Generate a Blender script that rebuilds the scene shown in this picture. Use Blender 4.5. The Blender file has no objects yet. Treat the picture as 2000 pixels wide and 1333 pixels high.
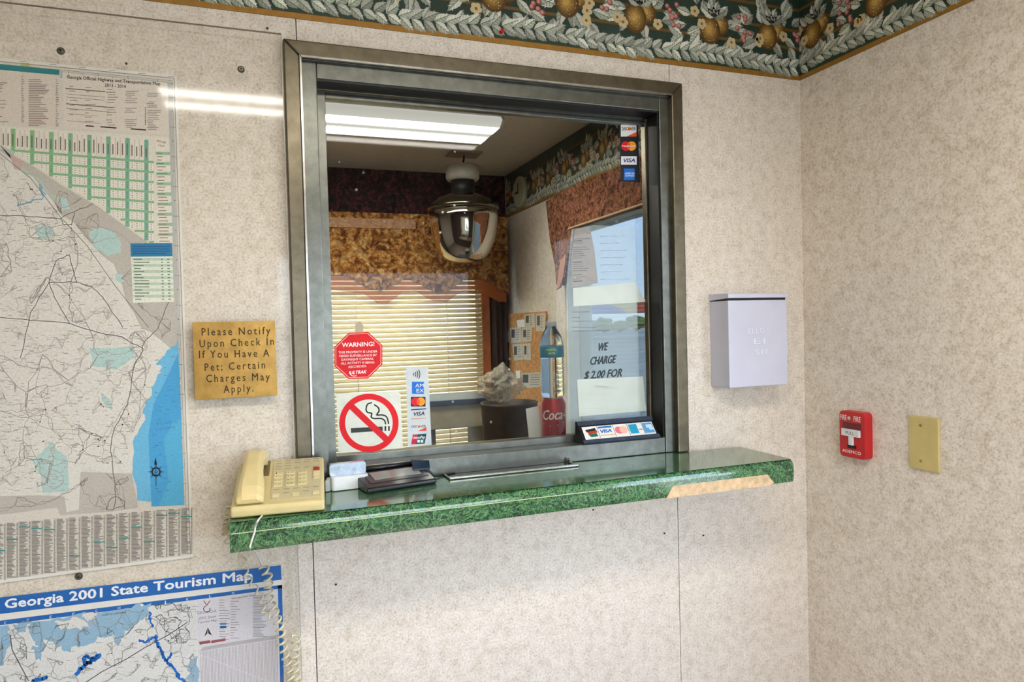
import bpy, bmesh, math, random
from mathutils import Vector, Matrix
from mathutils.geometry import tessellate_polygon

# ------------------------------------------------------------------ camera, world, lights
SC = bpy.context.scene
COL = SC.collection
F, YAW, PIT, ROL, DIST, CZ = 1354.909, .351856, -.023456, -.025405, 1.39709, 1.45
XR = 1.3022            # right wall plane
CEIL = 2.265
_cy, _sy, _cp, _sp = math.cos(YAW), math.sin(YAW), math.cos(PIT), math.sin(PIT)
FW = Vector((_sy*_cp, _cy*_cp, _sp)); _r = Vector((_cy, -_sy, 0)); _u = _r.cross(FW)
RT = _r*math.cos(ROL) + _u*math.sin(ROL); UP = _u*math.cos(ROL) - _r*math.sin(ROL)
CAM = Vector((0, -DIST, CZ))
cam_d = bpy.data.cameras.new('camera'); cam = bpy.data.objects.new('camera', cam_d); COL.objects.link(cam)
cam_d.sensor_width = 36; cam_d.lens = F/2000*36; cam_d.clip_start = .02; cam_d.clip_end = 500
cam.matrix_world = Matrix(((RT.x, UP.x, -FW.x, CAM.x), (RT.y, UP.y, -FW.y, CAM.y), (RT.z, UP.z, -FW.z, CAM.z), (0, 0, 0, 1)))
SC.camera = cam
SC.view_settings.view_transform = 'Standard'; SC.view_settings.look = 'None'
SC.view_settings.exposure = 1.45; SC.view_settings.gamma = 1; SC.view_settings.use_curve_mapping = False

w = bpy.data.worlds.new('sky'); SC.world = w; w.use_nodes = True
wn = w.node_tree.nodes; wl = w.node_tree.links; wn.clear()
tc_ = wn.new('ShaderNodeTexCoord'); sx_ = wn.new('ShaderNodeSeparateXYZ'); sky = wn.new('ShaderNodeValToRGB')
wl.new(tc_.outputs['Generated'], sx_.inputs[0]); wl.new(sx_.outputs['Z'], sky.inputs[0])
el_ = sky.color_ramp.elements                          # clear sky: pale at the horizon, azure above
for p_, c_ in ((0.0, (.70, .78, .86)), (.05, (.62, .78, .95)), (.085, (.06, .44, .95)), (1.0, (.16, .38, .80))):
    q_ = el_[0] if p_ == 0 else el_[1] if p_ == 1.0 else el_.new(p_)
    q_.position = p_; q_.color = (*c_, 1)
bg = wn.new('ShaderNodeBackground'); bg.inputs['Strength'].default_value = 3.7
wo = wn.new('ShaderNodeOutputWorld'); wl.new(sky.outputs[0], bg.inputs[0]); wl.new(bg.outputs[0], wo.inputs[0])
SUN = bpy.data.lights.new('sun', 'SUN'); SUN.energy = 3.5; SUN.angle = .01; SUN.color = (1, .93, .82)
sun = bpy.data.objects.new('sun', SUN); COL.objects.link(sun); sun.rotation_euler = (math.radians(38), 0, math.radians(20))
cy_ = SC.cycles; cy_.max_bounces = 7; cy_.diffuse_bounces = 4; cy_.glossy_bounces = 3; cy_.transmission_bounces = 4; cy_.transparent_max_bounces = 14; cy_.caustics_reflective = False; cy_.caustics_refractive = False
LOBBY_TUBE = 15.0       # lobby fluorescent fitting
OFFICE_TUBE = 15.0

def portal(name, loc, rot, sx, sy):
    d = bpy.data.lights.new(name, 'AREA'); d.shape = 'RECTANGLE'; d.size = sx; d.size_y = sy
    d.cycles.is_portal = True
    o = bpy.data.objects.new(name, d); COL.objects.link(o); o.location = loc; o.rotation_euler = rot
    return o
portal('window_portal', (XR+.02, -1.2, 1.36), (0, math.radians(90), 0), 1.0, .98)       # lobby side window
portal('window_portal', (XR+.02, .92, 1.36), (0, math.radians(90), 0), 1.0, 1.0)        # office side window
portal('window_portal', (.62, -2.22, 1.28), (math.radians(90), 0, 0), 1.04, .95)       # lobby front window

# ------------------------------------------------------------------ helpers
def ray(x, y): return FW + RT*((x-1000)/F) - UP*((y-666.5)/F)
def ay(x, y, Y=0.0): d = ray(x, y); return CAM + d*((Y-CAM.y)/d.y)
def ax(x, y, X=XR): d = ray(x, y); return CAM + d*((X-CAM.x)/d.x)
def az(x, y, Z): d = ray(x, y); return CAM + d*((Z-CAM.z)/d.z)

def lin(c):
    if isinstance(c, str): c = tuple(int(c[i:i+2], 16) for i in (0, 2, 4))
    return tuple(((v/255)/12.92 if v/255 <= .04045 else ((v/255+.055)/1.055)**2.4) for v in c)

MATS = {}
def mat(name, c=(200, 200, 200), rough=.5, metal=0.0, spec=.5, emit=0, alpha=None, coat=0, trans=0):
    if name in MATS: return MATS[name]
    m = bpy.data.materials.new(name); m.use_nodes = True
    b = m.node_tree.nodes['Principled BSDF']
    b.inputs['Base Color'].default_value = (*lin(c), 1); b.inputs['Roughness'].default_value = rough
    b.inputs['Metallic'].default_value = metal; b.inputs['Specular IOR Level'].default_value = spec
    if coat: b.inputs['Coat Weight'].default_value = coat; b.inputs['Coat Roughness'].default_value = .08
    if emit: b.inputs['Emission Color'].default_value = (*lin(c), 1); b.inputs['Emission Strength'].default_value = emit
    if alpha is not None: b.inputs['Alpha'].default_value = alpha
    if trans: b.inputs['Transmission Weight'].default_value = trans
    MATS[name] = m
    return m
def nodes(m): return m.node_tree.nodes, m.node_tree.links, m.node_tree.nodes['Principled BSDF']
def noise(m, scale, detail=4, rough=.6, vec=None, dist=0):
    n, l, b = nodes(m); t = n.new('ShaderNodeTexNoise'); t.inputs['Scale'].default_value = scale
    t.inputs['Detail'].default_value = detail; t.inputs['Roughness'].default_value = rough; t.inputs['Distortion'].default_value = dist
    if vec is None:
        g = n.new('ShaderNodeNewGeometry'); vec = g.outputs['Position']
    l.new(vec, t.inputs['Vector']); return t
def ramp(m, src, stops):
    n, l, b = nodes(m); r = n.new('ShaderNodeValToRGB'); e = r.color_ramp.elements
    while len(e) < len(stops): e.new(.5)
    for i, (p, c) in enumerate(stops): e[i].position = p; e[i].color = (*lin(c), 1)
    l.new(src, r.inputs[0]); return r
def mixc(m, fac, a, b_, mode='MIX'):
    n, l, b = nodes(m); x = n.new('ShaderNodeMix'); x.data_type = 'RGBA'; x.blend_type = mode
    if isinstance(fac, float): x.inputs[0].default_value = fac
    else: l.new(fac, x.inputs[0])
    for s, i in ((a, 6), (b_, 7)):
        if isinstance(s, tuple): x.inputs[i].default_value = (*lin(s), 1)
        else: l.new(s, x.inputs[i])
    return x.outputs[2]
def bump(m, h, strength=.2, dist=.002):
    n, l, b = nodes(m); x = n.new('ShaderNodeBump'); x.inputs['Strength'].default_value = strength; x.inputs['Distance'].default_value = dist
    l.new(h, x.inputs['Height']); l.new(x.outputs[0], b.inputs['Normal'])

# ---- materials
def m_wall():
    m = mat('wall_vinyl', (226, 214, 198), .55, spec=.3); n, l, b = nodes(m)
    a = noise(m, 42, 5, .7); c = noise(m, 230, 3, .7); d = noise(m, 9, 2, .6)
    r1 = ramp(m, a.outputs[0], [(.36, (186, 172, 150)), (.5, (224, 214, 200)), (.62, (240, 233, 223))])
    r2 = ramp(m, c.outputs[0], [(.34, (150, 134, 112)), (.48, (222, 212, 199)), (.66, (246, 241, 234))])
    r3 = ramp(m, d.outputs[0], [(.3, (212, 198, 178)), (.7, (234, 224, 212))])
    x = mixc(m, .55, r1.outputs[0], r2.outputs[0]); x = mixc(m, .2, x, r3.outputs[0])
    l.new(x, b.inputs['Base Color']); bump(m, c.outputs[0], .12, .001); return m
def m_marble():
    m = mat('green_marble', (30, 70, 48), .12, spec=.6, coat=.5); n, l, b = nodes(m)
    a = noise(m, 14, 5, .7, dist=1.2); c = noise(m, 30, 5, .7, dist=2.5)
    r1 = ramp(m, a.outputs[0], [(.3, (6, 26, 22)), (.5, (14, 50, 38)), (.68, (34, 84, 54))])
    v = ramp(m, c.outputs[0], [(.47, (0, 0, 0)), (.5, (255, 255, 255)), (.53, (0, 0, 0))])
    c2 = noise(m, 62, 5, .7, dist=3)
    v2 = ramp(m, c2.outputs[0], [(.46, (0, 0, 0)), (.5, (255, 255, 255)), (.54, (0, 0, 0))])
    x = mixc(m, v.outputs[0], r1.outputs[0], (120, 170, 110)); x = mixc(m, v2.outputs[0], x, (84, 136, 84))
    l.new(x, b.inputs['Base Color']); return m
def m_floral(name, cols, scale=14):
    m = mat(name, cols[0], .85, spec=.15); n, l, b = nodes(m)
    a = noise(m, scale, 3, .6, dist=2.2); v = n.new('ShaderNodeTexVoronoi'); v.inputs['Scale'].default_value = scale*2.4
    g = n.new('ShaderNodeNewGeometry'); nz = noise(m, scale*1.2, 3)
    ad = n.new('ShaderNodeMixRGB'); ad.blend_type = 'ADD'; ad.inputs[0].default_value = .12
    l.new(g.outputs['Position'], ad.inputs[1]); l.new(nz.outputs[1], ad.inputs[2]); l.new(ad.outputs[0], v.inputs['Vector'])
    r1 = ramp(m, a.outputs[0], [(.34, cols[0]), (.45, cols[1]), (.55, cols[2]), (.66, cols[3])])
    r2 = ramp(m, v.outputs['Distance'], [(.1, cols[3]), (.35, cols[2]), (.6, cols[0])])
    l.new(mixc(m, .5, r1.outputs[0], r2.outputs[0]), b.inputs['Base Color']); return m
def m_metal(name, c, rough=.35, metal=.85):
    m = mat(name, c, rough, metal); n, l, b = nodes(m)
    a = noise(m, 40, 4); r = ramp(m, a.outputs[0], [(.3, tuple(int(v*.82) for v in c)), (.7, c)])
    l.new(r.outputs[0], b.inputs['Base Color']); return m
def m_plain(name, c, rough=.5, var=.07, scale=30, **k):
    m = mat(name, c, rough, **k); n, l, b = nodes(m)
    a = noise(m, scale, 3); r = ramp(m, a.outputs[0], [(.3, tuple(max(0, int(v*(1-var))) for v in c)), (.7, c)])
    l.new(r.outputs[0], b.inputs['Base Color']); return m
def m_sheet(name, tint=(255, 255, 255), ior=1.5, rough=.02, dirt=0.0):
    m = bpy.data.materials.new(name); m.use_nodes = True; n = m.node_tree.nodes; l = m.node_tree.links; n.clear()
    t = n.new('ShaderNodeBsdfTransparent'); t.inputs[0].default_value = (*lin(tint), 1)
    g = n.new('ShaderNodeBsdfGlossy'); g.inputs['Roughness'].default_value = rough
    f = n.new('ShaderNodeFresnel'); f.inputs[0].default_value = ior
    x = n.new('ShaderNodeMixShader'); o = n.new('ShaderNodeOutputMaterial')
    gb = n.new('ShaderNodeNewGeometry'); iv = n.new('ShaderNodeMath'); iv.operation = 'SUBTRACT'; iv.inputs[0].default_value = 1; l.new(gb.outputs['Backfacing'], iv.inputs[1])
    fm_ = n.new('ShaderNodeMath'); fm_.operation = 'MULTIPLY'; l.new(f.outputs[0], fm_.inputs[0]); l.new(iv.outputs[0], fm_.inputs[1])
    l.new(fm_.outputs[0], x.inputs[0]); l.new(t.outputs[0], x.inputs[1]); l.new(g.outputs[0], x.inputs[2])
    out = x.outputs[0]
    if dirt:
        geo = n.new('ShaderNodeNewGeometry'); v = n.new('ShaderNodeTexVoronoi'); v.inputs['Scale'].default_value = 30
        l.new(geo.outputs['Position'], v.inputs['Vector'])
        r = n.new('ShaderNodeValToRGB'); r.color_ramp.elements[0].position = .06; r.color_ramp.elements[0].color = (1, 1, 1, 1)
        r.color_ramp.elements[1].position = .11; r.color_ramp.elements[1].color = (0, 0, 0, 1); l.new(v.outputs['Distance'], r.inputs[0])
        nz = n.new('ShaderNodeTexNoise'); nz.inputs['Scale'].default_value = 7; l.new(geo.outputs['Position'], nz.inputs['Vector'])
        r2 = n.new('ShaderNodeValToRGB'); r2.color_ramp.elements[0].position = .55; r2.color_ramp.elements[1].position = .7
        l.new(nz.outputs[0], r2.inputs[0])
        mu = n.new('ShaderNodeMath'); mu.operation = 'MULTIPLY'; l.new(r.outputs[0], mu.inputs[0]); l.new(r2.outputs[0], mu.inputs[1])
        m2 = n.new('ShaderNodeMath'); m2.operation = 'MULTIPLY'; m2.inputs[1].default_value = dirt; l.new(mu.outputs[0], m2.inputs[0])
        d = n.new('ShaderNodeBsdfDiffuse'); d.inputs[0].default_value = (.8, .76, .68, 1)
        x2 = n.new('ShaderNodeMixShader'); l.new(m2.outputs[0], x2.inputs[0]); l.new(out, x2.inputs[1]); l.new(d.outputs[0], x2.inputs[2]); out = x2.outputs[0]
    l.new(out, o.inputs[0]); MATS[name] = m; return m
def m_print(name, rough=.6, spec=.3, alpha=None, metal=0):
    m = mat(name, (255, 255, 255), rough, spec=spec, alpha=alpha, metal=metal); n, l, b = nodes(m)
    a = n.new('ShaderNodeAttribute'); a.attribute_name = 'Col'; nz = noise(m, 300, 3)
    r = ramp(m, nz.outputs[0], [(.3, (240, 240, 240)), (.6, (255, 255, 255))])
    l.new(mixc(m, 1.0, a.outputs['Color'], r.outputs[0], 'MULTIPLY'), b.inputs['Base Color']); return m

WALL = m_wall(); MARBLE = m_marble()
PRINT = m_print('flat_print'); STICK = m_print('sticker_print', .5, .3)
BRONZE = m_metal('bronze_aluminium', (116, 108, 90), .32, .8); DKFR = m_metal('dark_aluminium', (116, 118, 110), .3, .8)
BLACK = m_plain('black_rubber', (14, 15, 16), .5); GLASS = m_sheet('window_glass', (248, 251, 250), ior=1.3, dirt=.55); ACRYL = m_sheet('clear_acrylic', (254, 254, 253), ior=1.48, rough=.06)
STEEL = m_metal('stainless_steel', (205, 202, 196), .22, .95); IVORY = m_plain('ivory_plastic', (214, 196, 140), .4, .05)
PAPER = m_plain('white_paper', (236, 234, 228), .7, .04); BRASS = m_metal('brushed_brass', (190, 150, 78), .38, .7)
PLAST = m_plain('black_plastic', (20, 22, 26), .28); WHITE = m_plain('white_plastic', (232, 234, 236), .4)

# ---- mesh building
def wloc(o):
    v = Vector((0, 0, 0))
    while o is not None: v = v + o.location; o = o.parent
    return v
def meta(o, label=None, cat=None, group=None, kind=None):
    if label: o['label'] = label
    if cat: o['category'] = cat
    if group: o['group'] = group
    if kind: o['kind'] = kind
    return o
def empty(name, loc, label=None, cat=None, group=None, kind=None):
    o = bpy.data.objects.new(name, None); COL.objects.link(o); o.location = loc; o.empty_display_size = .05
    return meta(o, label, cat, group, kind)
class MB:
    def __init__(s): s.v = []; s.f = []; s.sm = []
    def add(s, vs, fs, sm=False):
        k = len(s.v); s.v += [Vector(v) for v in vs]
        for f in fs: s.f.append([k+i for i in f]); s.sm.append(sm)
        return s
    def box(s, a, b):
        (x0, y0, z0), (x1, y1, z1) = a, b
        return s.add([(x0, y0, z0), (x1, y0, z0), (x1, y1, z0), (x0, y1, z0), (x0, y0, z1), (x1, y0, z1), (x1, y1, z1), (x0, y1, z1)],
                     [(0, 3, 2, 1), (4, 5, 6, 7), (0, 1, 5, 4), (1, 2, 6, 5), (2, 3, 7, 6), (3, 0, 4, 7)])
    def prism(s, pts, ext, sm=False):
        n = len(pts); ext = Vector(ext); p = [Vector(q) for q in pts]
        s.add(p + [q+ext for q in p], [list(range(n)), list(range(2*n-1, n-1, -1))])
        k = len(s.v)-2*n
        for i in range(n): s.f.append([k+i, k+n+i, k+n+(i+1) % n, k+(i+1) % n]); s.sm.append(sm)
        return s
    def tube(s, path, r, n=8, cap=True):
        p = [Vector(q) for q in path]; k = len(s.v); m = len(p); nrm = None
        for i in range(m):
            t = (p[min(i+1, m-1)]-p[max(i-1, 0)]).normalized()
            if nrm is None: nrm = t.orthogonal().normalized()
            nrm = (nrm - t*nrm.dot(t)).normalized(); bn = t.cross(nrm)
            ri = r[i] if isinstance(r, (list, tuple)) else r
            for j in range(n):
                a = 2*math.pi*j/n; s.v.append(p[i] + nrm*(ri*math.cos(a)) + bn*(ri*math.sin(a)))
        for i in range(m-1):
            for j in range(n): s.f.append([k+i*n+j, k+i*n+(j+1) % n, k+(i+1)*n+(j+1) % n, k+(i+1)*n+j]); s.sm.append(True)
        if cap:
            s.f.append([k+j for j in range(n)][::-1]); s.sm.append(False); s.f.append([k+(m-1)*n+j for j in range(n)]); s.sm.append(False)
        return s
    def lathe(s, prof, c, n=32, axis='Z', sm=True, sx=1.0):
        c = Vector(c); k = len(s.v); m = len(prof)
        for r, h in prof:
            for j in range(n):
                a = 2*math.pi*j/n; x, y = r*math.cos(a)*sx, r*math.sin(a)
                s.v.append(c + (Vector((x, y, h)) if axis == 'Z' else Vector((x, h, y)) if axis == 'Y' else Vector((h, x, y))))
        for i in range(m-1):
            for j in range(n): s.f.append([k+i*n+j, k+i*n+(j+1) % n, k+(i+1)*n+(j+1) % n, k+(i+1)*n+j]); s.sm.append(sm)
        s.f.append([k+j for j in range(n)][::-1]); s.sm.append(False); s.f.append([k+(m-1)*n+j for j in range(n)]); s.sm.append(False)
        return s
    def build(s, name, m, parent=None, bevel=0, seg=2, **k):
        off = wloc(parent) if parent is not None else Vector((0, 0, 0))
        me = bpy.data.meshes.new(name)
        me.from_pydata([tuple(v-off) for v in s.v], [], s.f); me.update()
        bm = bmesh.new(); bm.from_mesh(me); bmesh.ops.recalc_face_normals(bm, faces=bm.faces); bm.to_mesh(me); bm.free()
        for p, q in zip(me.polygons, s.sm): p.use_smooth = q
        me.materials.append(m)
        o = bpy.data.objects.new(name, me); COL.objects.link(o); o.parent = parent
        if bevel:
            b = o.modifiers.new('bevel', 'BEVEL'); b.width = bevel; b.segments = seg; b.limit_method = 'ANGLE'; b.angle_limit = .6
        return meta(o, **k)
def box(name, a, b, m, parent=None, bevel=0, **k): return MB().box(a, b).build(name, m, parent, bevel, **k)
def rrect(x0, y0, x1, y1, r, n=4):
    o = []
    for cx, cy, a in ((x1-r, y1-r, 0), (x0+r, y1-r, 90), (x0+r, y0+r, 180), (x1-r, y0+r, 270)):
        for i in range(n+1):
            t = math.radians(a+90*i/n); o.append((cx+r*math.cos(t), cy+r*math.sin(t)))
    return o

_gl = {}
def glyphs(s, shear=0, bold=0, space=1.0):
    key = (s, shear, bold, space)
    if key in _gl: return _gl[key]
    c = bpy.data.curves.new('txt', 'FONT'); c.body = s; c.shear = shear; c.offset = bold; c.resolution_u = 2; c.space_character = space
    o = bpy.data.objects.new('txt', c)
    me = bpy.data.meshes.new_from_object(o)
    me.calc_loop_triangles()
    vs = [(v.co.x, v.co.y) for v in me.vertices]; ts = [tuple(t.vertices) for t in me.loop_triangles]
    bpy.data.objects.remove(o); bpy.data.curves.remove(c); bpy.data.meshes.remove(me)
    if not vs: vs = [(0, 0), (1, 0)]
    x0 = min(v[0] for v in vs); x1 = max(v[0] for v in vs)
    cap = .69
    vs = [((x-x0)/(x1-x0), y/cap) for x, y in vs]
    _gl[key] = (vs, ts); return _gl[key]

class PR:
    """flat print: coloured shapes on a surface; f(x, y) -> world point, n = outward normal"""
    def __init__(s, f, n, step=.00012): s.fn = f; s.n = Vector(n); s.v = []; s.f = []; s.c = []; s.step = step
    def poly(s, pts, c, z=1):
        k = len(s.v); c = lin(c)
        for p in pts: s.v.append(s.fn(*p) + s.n*(s.step*z)); s.c.append(c)
        s.f.append(list(range(k, k+len(pts)))); return s
    def rect(s, x0, y0, x1, y1, c, z=1): return s.poly([(x0, y0), (x1, y0), (x1, y1), (x0, y1)], c, z)
    def line(s, pts, wd, c, z=2):
        for (x0, y0), (x1, y1) in zip(pts, pts[1:]):
            d = math.hypot(x1-x0, y1-y0)
            if d < 1e-9: continue
            a, b = -(y1-y0)/d*wd/2, (x1-x0)/d*wd/2
            e, g = (x1-x0)/d*wd*.25, (y1-y0)/d*wd*.25
            s.poly([(x0+a-e, y0+b-g), (x1+a+e, y1+b+g), (x1-a+e, y1-b+g), (x0-a-e, y0-b-g)], c, z)
        return s
    def disc(s, x, y, rx, c, z=2, ry=None, n=20, a0=0, a1=360):
        ry = ry or rx
        return s.poly([(x+rx*math.cos(math.radians(a0+(a1-a0)*i/n)), y+ry*math.sin(math.radians(a0+(a1-a0)*i/n))) for i in range(n + (a1-a0 != 360))], c, z)
    def ring(s, x, y, r0, r1, c, z=2, n=48, k=1.0, a0=0, a1=360):
        for i in range(n):
            t0 = math.radians(a0+(a1-a0)*i/n); t1 = math.radians(a0+(a1-a0)*(i+1)/n)
            s.poly([(x+r1*math.cos(t0), y+r1*k*math.sin(t0)), (x+r1*math.cos(t1), y+r1*k*math.sin(t1)), (x+r0*math.cos(t1), y+r0*k*math.sin(t1)), (x+r0*math.cos(t0), y+r0*k*math.sin(t0))], c, z)
        return s
    def text(s, t, p0, p1, h, c, z=4, up=(0, -1), shear=0, bold=0, space=1.0):
        vs, ts = glyphs(t, shear, 0, space); c = lin(c); L = math.hypot(p1[0]-p0[0], p1[1]-p0[1]); e = bold*1.5*h
        dx, dy = (p1[0]-p0[0])/L*e, (p1[1]-p0[1])/L*e
        for n_, (ox, oy) in enumerate([(0, 0)] if not bold else [(-1, 0), (1, 0), (0, .8), (0, -.8)]):
            k = len(s.v)
            for tx, ty in vs:
                x = p0[0]+(p1[0]-p0[0])*tx+up[0]*h*ty+dx*ox+up[0]*e*oy; y = p0[1]+(p1[1]-p0[1])*tx+up[1]*h*ty+dy*ox+up[1]*e*oy
                s.v.append(s.fn(x, y)+s.n*(s.step*(z+n_*.05))); s.c.append(c)
            for q in ts: s.f.append([k+i for i in q])
        return s
    def build(s, name, m, parent=None, **k):
        off = wloc(parent) if parent is not None else Vector((0, 0, 0))
        fs = []
        for f in s.f:
            if len(f) <= 4: fs.append(f)
            else: fs += [[f[i] for i in t] for t in tessellate_polygon([[s.v[i] for i in f]])]
        me = bpy.data.meshes.new(name); me.from_pydata([tuple(v-off) for v in s.v], [], fs); me.update()
        a = me.attributes.new('Col', 'FLOAT_COLOR', 'POINT')
        flat = []
        for c in s.c: flat += [c[0], c[1], c[2], 1.0]
        a.data.foreach_set('color', flat)
        me.materials.append(m); o = bpy.data.objects.new(name, me); COL.objects.link(o); o.parent = parent
        return meta(o, **k)
def onwall(Y): return lambda x, y: ay(x, y, Y)
def quadmap(tl, tr, br, bl, f):
    def g(u, v):
        x = (tl[0]*(1-u)+tr[0]*u)*(1-v)+(bl[0]*(1-u)+br[0]*u)*v
        y = (tl[1]*(1-u)+tr[1]*u)*(1-v)+(bl[1]*(1-u)+br[1]*u)*v
        return f(x, y)
    return g
def inpoly(x, y, P):
    r = False; j = len(P)-1
    for i in range(len(P)):
        if (P[i][1] > y) != (P[j][1] > y) and x < (P[j][0]-P[i][0])*(y-P[i][1])/(P[j][1]-P[i][1])+P[i][0]: r = not r
        j = i
    return r

# ------------------------------------------------------------------ the rooms
STR = dict(kind='structure')
ZC = 1.1415                                   # worktop height
HX0, HX1, HZ1 = .093, .915, 1.97              # hole for the service window
# back wall: vinyl covered panels with open joints
wb = empty('wall_back', (0, 0, 0), kind='structure')
g = .0009
box('panel', (-1.7, 0, 0), (HX0-.004-g, .05, CEIL), WALL, wb)
box('panel', (HX0-.004+g, 0, 0), (HX1+.004-g, .05, ZC-.05), WALL, wb)
box('panel', (HX0-.004+g, 0, HZ1), (HX1+.004-g, .05, CEIL), WALL, wb)
box('panel', (HX1+.004+g, 0, 0), (XR, .05, CEIL), WALL, wb)
OFFW = m_plain('office_brown_panelling', (62, 44, 42), .7, .2, 8)
mb = MB()
mb.box((-1.7, .052, 0), (HX0, .10, CEIL)); mb.box((HX1, .052, 0), (XR, .10, CEIL))
mb.box((HX0, .052, 0), (HX1, .10, ZC-.05)); mb.box((HX0, .052, HZ1), (HX1, .10, CEIL)); mb.build('core', OFFW, wb)
# right wall with the two side windows (lobby and office)
def wall_x(name, x0, x1, y0, y1, holes, m):
    b = MB(); ys = y0
    for (h0, h1, z0, z1) in holes:
        b.box((x0, ys, 0), (x1, h0, CEIL)); b.box((x0, h0, 0), (x1, h1, z0)); b.box((x0, h0, z1), (x1, h1, CEIL)); ys = h1
    b.box((x0, ys, 0), (x1, y1, CEIL)); return b.build(name, m, **STR)
wall_x('wall_right', XR, XR+.12, -2.2, 2.2, [(-1.7, -.7, .88, 1.86), (.42, 1.42, .88, 1.862)], WALL)
FLOORM = m_plain('brown_floor', (168, 146, 126), .45, .25, 6)
CEILM = m_plain('ceiling_paint', (236, 228, 212), .8, .04, 40)
box('floor', (-1.7, -2.3, -.06), (XR+.12, 2.3, 0), FLOORM, **STR)
box('ceiling', (-1.7, -2.3, CEIL), (XR+.12, 2.3, CEIL+.08), CEILM, **STR)
box('wall_left', (-1.8, -2.3, 0), (-1.7, 2.3, CEIL), WALL, **STR)
def wall_y(name, y0, y1, hole, m):
    h0, h1, z0, z1 = hole; b = MB()
    b.box((-1.7, y0, 0), (h0, y1, CEIL)); b.box((h1, y0, 0), (XR, y1, CEIL)); b.box((h0, y0, 0), (h1, y1, z0)); b.box((h0, y0, z1), (h1, y1, CEIL))
    return b.build(name, m, **STR)
wall_y('wall_front', -2.3, -2.2, (.1, 1.14, .8, 1.75), WALL)
wall_y('wall_far', 2.2, 2.3, (.1, 1.145, .8, 1.75), OFFW)

# ---- wallpaper border with fruit and leaf garland
BGREEN = m_plain('border_green', (38, 62, 50), .5, .2, 20); 
BPRINT = m_print('border_print', .45, .4); GOLD = m_metal('border_gold_stripe', (176, 128, 50), .42, .35)
BZ = 2.046; BH = CEIL-BZ
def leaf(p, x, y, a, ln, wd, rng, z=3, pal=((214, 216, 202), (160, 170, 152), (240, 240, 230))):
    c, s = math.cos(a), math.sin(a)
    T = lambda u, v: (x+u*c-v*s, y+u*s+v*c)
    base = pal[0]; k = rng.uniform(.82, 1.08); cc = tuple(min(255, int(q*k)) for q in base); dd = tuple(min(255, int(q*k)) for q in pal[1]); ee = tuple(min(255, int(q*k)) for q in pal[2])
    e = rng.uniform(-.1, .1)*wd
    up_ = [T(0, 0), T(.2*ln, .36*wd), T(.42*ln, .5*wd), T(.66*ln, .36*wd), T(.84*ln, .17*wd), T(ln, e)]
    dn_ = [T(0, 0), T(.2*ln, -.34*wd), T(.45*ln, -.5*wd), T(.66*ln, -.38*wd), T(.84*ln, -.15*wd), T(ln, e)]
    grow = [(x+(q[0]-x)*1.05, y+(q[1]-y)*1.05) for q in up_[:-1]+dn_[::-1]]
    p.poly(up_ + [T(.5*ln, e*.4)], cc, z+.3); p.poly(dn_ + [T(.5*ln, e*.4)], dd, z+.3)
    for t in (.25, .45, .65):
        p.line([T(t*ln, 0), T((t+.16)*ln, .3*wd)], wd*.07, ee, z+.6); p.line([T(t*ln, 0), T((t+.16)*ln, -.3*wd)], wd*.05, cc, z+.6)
    p.line([T(.04*ln, 0), T(.95*ln, e*.8)], wd*.06, (92, 100, 84), z+.7)
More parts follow.
